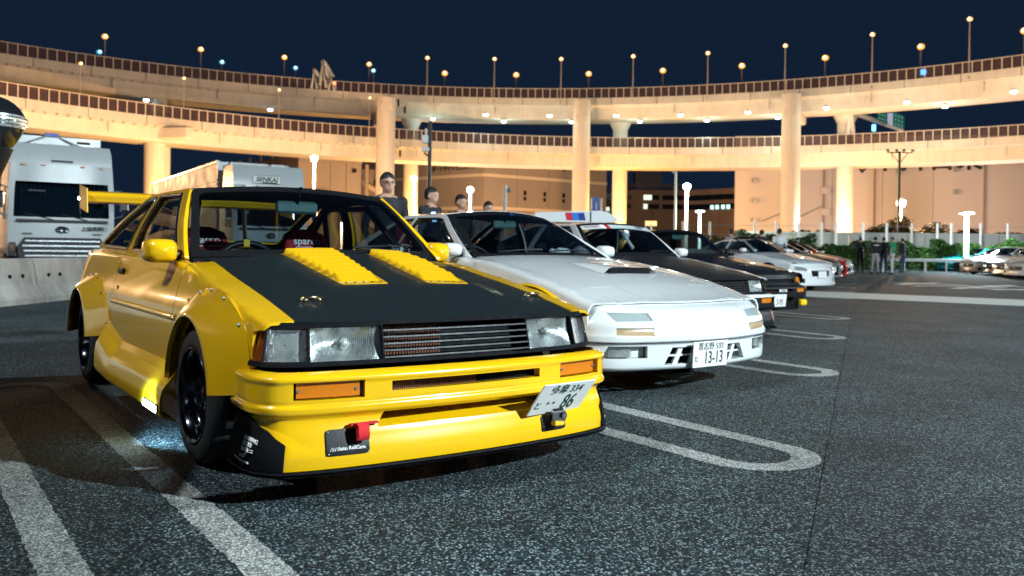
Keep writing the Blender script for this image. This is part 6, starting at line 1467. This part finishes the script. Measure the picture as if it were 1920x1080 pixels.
T, h = pole(1126, 372, 46, .05, M['fencepost'], 'blue parking sign on a white post beside the middle column', 'sign', 'parking_sign'); B().box(RT*-.30+Vector((0, 0, h-.32)), (.42, .04, .75), rz=YAW-PI/2).build('sign_board', M['bluesign'], T)
B().box(RT*-.26-FW*.03+Vector((0, 0, h-.42)), (.07, .02, .34), rz=YAW-PI/2).build('sign_arrow', M['letter'], T); B().cyl(RT*-.56, RT*-.56+Vector((0, 0, h)), .03).build('second_post', M['fencepost'], T)
T, h = pole(1684, 284, 72, .10, M['poledark'], 'dark mast with four unlit floodlights in front of the pale warehouse', 'mast', 'floodlight_mast')
B().cyl(RT*-1.05+Vector((0, 0, h-.1)), RT*1.05+Vector((0, 0, h-.1)), .05).build('cross_arm', M['poledark'], T)
for s in (-1.05, -.3, .3, 1.05): B().ball(RT*s-FW*.1+Vector((0, 0, h+.08)), (.16, .16, .13)).build('floodlight', M['steelgrey'], T)
for s in (-1, 1): B().cyl(RT*s*.75+Vector((0, 0, h-.1)), Vector((0, 0, h-1.0)), .03).build('brace', M['poledark'], T)
# orange and white construction lights far left of the low office
T, h = pole(1220, 419, 60, .05, M['fencepost'], 'orange sign panel on a short post above the black coupe', 'sign', 'roadside_sign'); B().box(Vector((0, 0, h)), (.8, .06, .35), rz=YAW-PI/2).build('sign_board', M['orangelit'], T)
# ---------------------------------------------------------------- fence, wall and plants on the right
wl = tag(empty('boundary_wall', g(P(1600, 60, 0))), 'low pale concrete wall behind the hedge on the right', 'wall'); o = wl.location.copy()
p0, p1 = g(P(1380, 62, 0))-o, g(P(2050, 57, 0))-o; d = (p1-p0).normalized(); Lw = (p1-p0).length
for k in range(12):
    a = p0+d*(Lw*k/12+.02); b = p0+d*(Lw*(k+1)/12-.02); m = (a+b)/2; B().box((m.x, m.y, 1.15), ((b-a).length, .2, 2.3), rz=math.atan2(d.y, d.x)).build('wall_panel', M['wallpale'], wl)
B().box((p0+p1)/2+Vector((0, 0, 2.36)), (Lw, .3, .12), rz=math.atan2(d.y, d.x)).build('coping', M['wallpale'], wl)
fn_ = tag(empty('fence', g(P(1600, 54, 0))), 'row of white fence posts with wire rails behind the hedge', 'fence'); o = fn_.location.copy()
src = None; fp = []
for px in (1280, 1330, 1415, 1455, 1497, 1540, 1567, 1618, 1662, 1709, 1757, 1783, 1838, 1889, 1940, 1990):
    dp = 55-(px-1400)*.004; q = g(P(px, dp, 0))-o; zt = P(px, dp, py=416+(px-1400)*.006).z; fp.append(q+Vector((0, 0, zt)))
    if src is None: src = B().cyl((0, 0, 0), (0, 0, 1), .085, .075, n=8).build('fence_post', M['fencepost'], fn_); src.location = q; src.scale = (1, 1, zt)
    else: inst(src, fn_, loc=q, scale=(1, 1, zt))
for f in (.5, .72, .92): B().tube([Vector((p.x, p.y, p.z*f)) for p in fp], .012, n=4).build('wire', M['steelgrey'], fn_)
def leaves(vol, n, size, seed, parent, name, mt):
    rnd = random.Random(seed); V = []; F = []
    for _ in range(n):
        c, up = vol(rnd); a = rnd.uniform(0, 2*PI); t = rnd.uniform(-.9, .9); x = Vector((math.cos(a), math.sin(a), rnd.uniform(-.5, .5))).normalized(); y = x.cross(Vector((math.sin(a)*t, math.cos(a)*t, 1))).normalized(); s = size*rnd.uniform(.6, 1.4)
        b = len(V); V += [c-x*s, c+y*s*.5, c+x*s, c-y*s*.5]; F.append([b, b+1, b+2, b+3])
    return addmesh(name, V, F, mt, parent)
M['leaf'] = mat('hedge_leaves', (.045, .105, .022), .55, var=.5, vs=1.5); M['leaf2'] = mat('dry_leaves', (.12, .085, .02), .6, var=.4, vs=1.5)
def hedge(pa, pb, h, w, n, label, seed, size=.09):
    T = tag(empty('hedge', pa), label, 'hedge', 'hedges along the right boundary'); d = pb-pa; Lh = d.length; d.normalize(); s = Vector((-d.y, d.x, 0))
    ph = [random.Random(seed+i).uniform(0, 6) for i in range(4)]
    def top(t): return h*(1+.10*math.sin(t*1.3+ph[0])+.08*math.sin(t*3.1+ph[1])+.05*math.sin(t*7+ph[2]))
    def vol(r):
        t = r.uniform(0, Lh); z = top(t)*r.random()**.6; k = r.choice((-1, 1))*r.random()**.35; ww = w*(1+.2*math.sin(t*2.3+ph[3])); rr = 1-.45*(z/h)**3
        return d*t+s*k*ww*rr+Vector((0, 0, z)), 0
    leaves(vol, n, size, seed, T, 'crown', M['leaf'])
    b = B(); t = .3
    while t < Lh: b.cyl(d*t, d*t+Vector((0, 0, h*.7)), .03, .015, n=5); t += .9
    tag(b.build('stems', M['bark'], T), kind='stuff')
    core = B().box(d*Lh/2+Vector((0, 0, h*.38)), (Lh*.98, w*.9, h*.7), rz=math.atan2(d.y, d.x)).build('inner_twigs', M['bark'], T)
M['bark'] = mat('bark', (.02, .022, .012), .9, var=.3)
hedge(g(P(1745, 50, 0)), g(P(1960, 46, 0)), 1.62, .55, 16000, 'leafy hedge behind the turquoise coupe on the right', 3)
hedge(g(P(1655, 50, 0)), g(P(1744, 50, 0)), 1.55, .6, 8000, 'leafy hedge behind the man in the green shirt', 4)
hedge(g(P(1530, 49, 0)), g(P(1654, 50, 0)), 1.45, .6, 9000, 'dim hedge behind the far end of the angled row', 5)
hedge(g(P(1330, 44, 0)), g(P(1525, 46, 0)), 1.75, .7, 12000, 'hedge behind the white convertible', 6)
def bush(px, depth, zc, rx, rz, n, label, seed, mt):
    T = tag(empty('tree', g(P(px, depth, 0))), label, 'tree', 'small trees behind the boundary wall'); rnd = random.Random(seed); cl = [(Vector((rnd.uniform(-1, 1)*rx, rnd.uniform(-.6, .6)*rx, zc+rnd.uniform(-.6, .9)*rz)), rnd.uniform(.35, .6)) for _ in range(9)]
    def vol(r):
        c, k = r.choice(cl); v = Vector((r.gauss(0, 1), r.gauss(0, 1), r.gauss(0, 1))).normalized()*r.random()**.4
        return Vector((c.x+v.x*rx*k, c.y+v.y*rx*k, c.z+v.z*rz*k)), 0
    leaves(vol, n, .17, seed, T, 'crown', mt)
    b = B().cyl((0, 0, 0), (0, 0, zc), .12, .06, n=7)
    for c, k in cl: b.cyl((0, 0, zc*.6), c, .05, .02, n=5)
    b.build('trunk', M['bark'], T)
bush(1690, 74, 2.6, 2.4, 1.3, 4200, 'dark bushy tree below the orange lamp on the right', 11, M['leaf2'])
bush(1655, 76, 2.2, 1.6, .9, 2200, 'smaller dark tree left of the orange lamp', 12, M['leaf2'])
bush(1518, 78, 2.3, 2.0, .7, 2200, 'amber-lit shrub beside the right column', 13, M['leaf2'])
bush(1775, 76, 2.4, 2.2, .7, 2600, 'amber-lit shrub behind the wall right of the dark tree', 14, M['leaf2'])
bush(1845, 74, 2.2, 2.6, .6, 2600, 'amber-lit low shrub behind the wall at the far right', 15, M['leaf2'])
gr = tag(empty('guard_rail', g(P(1735, 44.5, 0))), 'low white guard rail in front of the hedge', 'guard rail')
for s in lin(-2.2, 2.2, 5): B().cyl(RT*s, RT*s+Vector((0, 0, .72)), .05, n=8).build('post', M['fencepost'], gr)
B().box(Vector((0, 0, .64)), (4.8, .06, .16), rz=YAW-PI/2, bev=.02).build('rail', M['fencepost'], gr)
# ================================================================ people
M['phonescreen'] = glow('phone_screen', (.25, .6, 1.0), 6)
def limb(b, pts, rs, n=10): b.tube(pts, rs, n=n)
def person_mesh(pose):
    """one closed body: tapered limbs and trunk fused into a single skin; returns the mesh (height 1.72)"""
    b = B(); V = Vector
    lean = pose.get('lean', 0.0); hy = .92
    sh = V((0, 0, 1.42)); 
    # trunk (x forward, y left)
    b.grid(lambda a, t: V(((.115+.015*math.sin(PI*t))*math.cos(a)*(1.0-.12*t), (.165-.035*math.sin(PI*min(1, t*1.1))+.045*max(0, t-.35))*math.sin(a)*(1 if t < .9 else 1-(t-.9)*4), .88+.58*t)), lin(0, 2*PI, 21), lin(0, 1, 12))
    b.ball((0, 0, .90), (.125, .170, .12), n=16, m=10); b.ball((0, 0, 1.43), (.095, .155, .07), n=16, m=8)
    b.tube([(-.012, 0, 1.40), (.005, 0, 1.50), (.018, 0, 1.56)], [.062, .055, .056], n=12)
    # head: skull, jaw, nose, ears
    hp = V((.025, 0, 1.615)); b.ball(hp+V((-.008, 0, .015)), (.098, .076, .105), n=18, m=14); b.ball(hp+V((.028, 0, -.055)), (.066, .056, .062), n=14, m=10)
    b.ball(hp+V((.098, 0, -.018)), (.018, .014, .026), n=8, m=6); b.ball(hp+V((.090, 0, -.065)), (.012, .026, .010), n=8, m=6); b.ball(hp+V((.082, 0, .022)), (.014, .05, .012), n=8, m=6)
    for s in (-1, 1): b.ball(hp+V((-.005, s*.078, -.008)), (.020, .010, .032), n=8, m=6)
    for s in (-1, 1):
        st = pose['legs'][0 if s < 0 else 1]; hx = V((0, s*.085, .90)); kn = V((st[0]*.5+.02, s*.10, .49)); an = V((st[0], s*(.10+st[1]), .09))
        b.tube([hx, hx.lerp(kn, .5), kn], [.092, .080, .060], n=12); b.tube([kn, kn.lerp(an, .4), an], [.060, .056, .038], n=12)
        b.tube([an+V((-.06, 0, -.045)), an+V((.02, 0, -.035)), an+V((.15, s*.02, -.055))], [.042, .045, .034], n=10)
        el, wr = [V(q) for q in pose['arms'][0 if s < 0 else 1]]
        el = V((el.x, s*el.y, el.z)); wr = V((wr.x, s*wr.y, wr.z)); so = V((0, s*.185, 1.41))
        b.ball(so, (.062, .06, .065), n=10, m=8); b.tube([so, so.lerp(el, .5), el], [.054, .050, .041], n=10); b.tube([el, el.lerp(wr, .35), wr], [.041, .040, .028], n=10)
        d = (wr-el).normalized(); side = V((0, 0, 1)).cross(d); side = side.normalized() if side.length > .1 else V((1, 0, 0)); cu = d.cross(side)
        b.tube([wr, wr+d*.05, wr+d*.085], [.024, .032, .030], n=8)
        for k in range(4):
            f0 = wr+d*.085+side*(.026-.0175*k); ln = (.065, .075, .07, .055)[k]; b.tube([f0, f0+d*ln*.5+cu*.006, f0+d*ln*.9+cu*.022], [.0095, .009, .0075], n=6)
        t0 = wr+d*.03+side*.03; b.tube([t0, t0+d*.03+side*.02, t0+d*.06+side*.024+cu*.012], [.012, .011, .009], n=6)
    o = b.build('tmp', M['skin'])
    m = o.modifiers.new('r', 'REMESH'); m.mode = 'VOXEL'; m.voxel_size = .0135; m.use_smooth_shade = True
    m2 = o.modifiers.new('s', 'SMOOTH'); m2.iterations = 3; m2.factor = .5
    me = bpy.data.meshes.new_from_object(o.evaluated_get(bpy.context.evaluated_depsgraph_get())); bpy.data.objects.remove(o)
    return me
POSES = {
 'stand': dict(legs=((.02, .02), (-.04, .03)), arms=(((-.03, .235, 1.13), (.06, .235, .87)), ((-.03, .235, 1.13), (.05, .24, .87)))),
 'phone': dict(legs=((.03, .03), (-.03, .02)), arms=(((.02, .225, 1.13), (.26, .10, 1.24)), ((-.02, .23, 1.13), (.04, .25, .87)))),
 'pocket': dict(legs=((-.05, .04), (.05, .03)), arms=(((-.07, .26, 1.14), (.05, .20, .94)), ((-.07, .26, 1.14), (.05, .20, .94)))),
}
PM = {k: person_mesh(v) for k, v in POSES.items()}
CLOTH = {}
def cloth(c):
    if c not in CLOTH: CLOTH[c] = mat('cloth_%d' % len(CLOTH), c, .85, var=.2, vs=25, bump=.25, bs=60)
    return CLOTH[c]
def person(px, depth, face, pose, top, legs, label, hgt=1.72, sleeves='long', cap=None, glasses=False, hairc=None, base=0.0, group=None, motif=None):
    """face: photo direction the person looks, degrees (0 = to the camera, 90 = to the right)"""
    d = -FW*math.cos(math.radians(face))+RT*math.sin(math.radians(face)); rz = math.atan2(d.y, d.x)
    q = g(P(px, depth, 0)); T = tag(empty('person', (q.x, q.y, base), rz), label, 'person', group)
    me = PM[pose].copy(); me.materials.clear()
    for m in (M['skin'], cloth(top), cloth(legs), cloth((.02, .02, .022))): me.materials.append(m)
    hands = [Vector((w[0], s*w[1], w[2])) for s, (e, w) in zip((-1, 1), POSES[pose]['arms'])]; elb = [Vector((e[0], s*e[1], e[2])) for s, (e, w) in zip((-1, 1), POSES[pose]['arms'])]
    N = len(me.polygons); C = np.zeros(N*3); me.polygons.foreach_get('center', C); C = C.reshape(-1, 3); idx = np.ones(N, int)
    idx[C[:, 2] < .95] = 2; idx[C[:, 2] < .075] = 3
    arm = (np.abs(C[:, 1]) > .17) & (C[:, 2] > .75) & (C[:, 2] < 1.40); idx[arm] = 1
    for h, e in zip(hands, elb):
        hv = np.array(h); dd = np.linalg.norm(C-hv, axis=1); ax_ = np.array((h-e).normalized()); t = (C-hv)@ax_
        idx[(dd < .2) & (t > -.005) & ((np.abs(C[:, 1]) > .14) | (C[:, 0] > .14))] = 0
        if sleeves == 'short':
            ev = np.array(e); s_ = ((C-ev)@ax_ > -.06) & (np.linalg.norm(C-ev, axis=1) < .40) & ((np.abs(C[:, 1]) > .19) | (C[:, 0] > .14)); idx[s_] = 0
    idx[C[:, 2] > 1.485] = 0; idx[(C[:, 2] > 1.455) & (C[:, 0] > .05)] = 0
    me.polygons.foreach_set('material_index', idx.tolist()); me.update()
    o = bpy.data.objects.new('body', me); COL.objects.link(o); o.parent = T
    hb = B(); c0 = Vector((.017, 0, 1.632))
    hb.grid(lambda a, t: c0+Vector((-.012+.108*math.sin(t)*math.cos(a), .085*math.sin(t)*math.sin(a), .108*math.cos(t)))*(1+.02*math.sin(a*9)*math.sin(t*7)), lin(0, 2*PI, 25), lin(0, 1.32, 8))
    hb.grid(lambda a, t: c0+Vector((-.014+.104*math.sin(t)*math.cos(a), .083*math.sin(t)*math.sin(a), .106*math.cos(t))), lin(PI*.42, PI*1.58, 16), lin(1.25, 2.15, 6))
    hb.build('cap' if cap else 'hair', cloth(cap) if cap else M['hair'], T)
    if cap: B().grid(lambda a, r: c0+Vector((.06+r*math.cos(a), .075*math.sin(a)*1.0, .045-.2*(r-.03))), lin(-1.2, 1.2, 9), [.03, .10]).build('cap_peak', cloth(cap), T)
    for s in (-1, 1): B().ball((.112, s*.031, 1.622), (.006, .010, .005), n=8, m=6).build('eye', M['matte'], T)
    if glasses:
        b = B()
        for s in (-1, 1): b.tube([(.124, s*.034+.022*math.cos(a), 1.620+.016*math.sin(a)) for a in lin(0, 2*PI, 13)[:-1]], .0022, n=4, closed=True).cyl((.122, s*.056, 1.622), (.02, s*.086, 1.622), .002, n=4)
        b.build('glasses', M['plastic'], T)
    if motif: B().box((-.127, 0, 1.33), (.01, .24, .035), bev=.004).build('back_print', M['letter'], T)
    T.scale = (hgt/1.72,)*3
    return T
DK = (.012, .014, .018); NAVY = (.015, .022, .045); JEAN = (.03, .07, .14); GREY = (.22, .22, .24); WHT = (.6, .6, .6); GRN = (.01, .28, .14)
person(724, 9.4, 25, 'stand', DK, DK, 'man in a black jacket standing behind the yellow coupe', glasses=True)
person(806, 11.9, 60, 'phone', DK, NAVY, 'person in dark clothes with a lit phone, left of the man looking down', hgt=1.74)
person(862, 12.8, 40, 'pocket', DK, DK, 'dark-haired person behind the roof of the white coupe', hgt=1.70)
person(914, 13.8, 30, 'stand', (.10, .075, .06), DK, 'person in brown behind the white coupe, rightmost of the four near ones', hgt=1.66)
person(1371, 30, 180, 'stand', GREY, DK, 'person in a grey top standing left of the white convertible', hgt=1.7)
person(1428, 31, 200, 'stand', DK, JEAN, 'person in a black top behind the white convertible windscreen', hgt=1.72)
person(1461, 29, 180, 'stand', WHT, JEAN, 'person in a white shirt seen from behind beyond the white convertible', hgt=1.72)
GP = 'people standing at the end of the row'
person(1613, 41.5, 150, 'pocket', DK, DK, 'person all in black left of the man with the printed back', group=GP)
person(1641, 40, 180, 'pocket', DK, (.30, .29, .32), 'man with a cap and white print on his black back', cap=(.01, .012, .03), group=GP, motif=True)
person(1657, 40.5, 170, 'stand', DK, JEAN, 'person in a dark top and blue jeans right of the printed black shirt', group=GP)
person(1673, 39.5, 230, 'stand', GRN, WHT, 'man in a green shirt and white trousers with a grey cap', cap=(.12, .12, .13), sleeves='short', group=GP)
person(1692, 43, 200, 'stand', DK, JEAN, 'person in black top and blue jeans right of the green shirt', group=GP)
ph = tag(B().box((0, 0, 0), (.012, .075, .15), bev=.006).build('phone', M['plastic']), 'phone with a lit blue-white screen held above the white coupe roof', 'phone')
pp_ = P(813, 11.6, 1.33); ph.location = pp_; ph.rotation_euler = (0, .3, YAW+PI-.4)
scr = B().box((.0065, 0, 0), (.001, .065, .135)).build('screen', M['phonescreen'], ph)
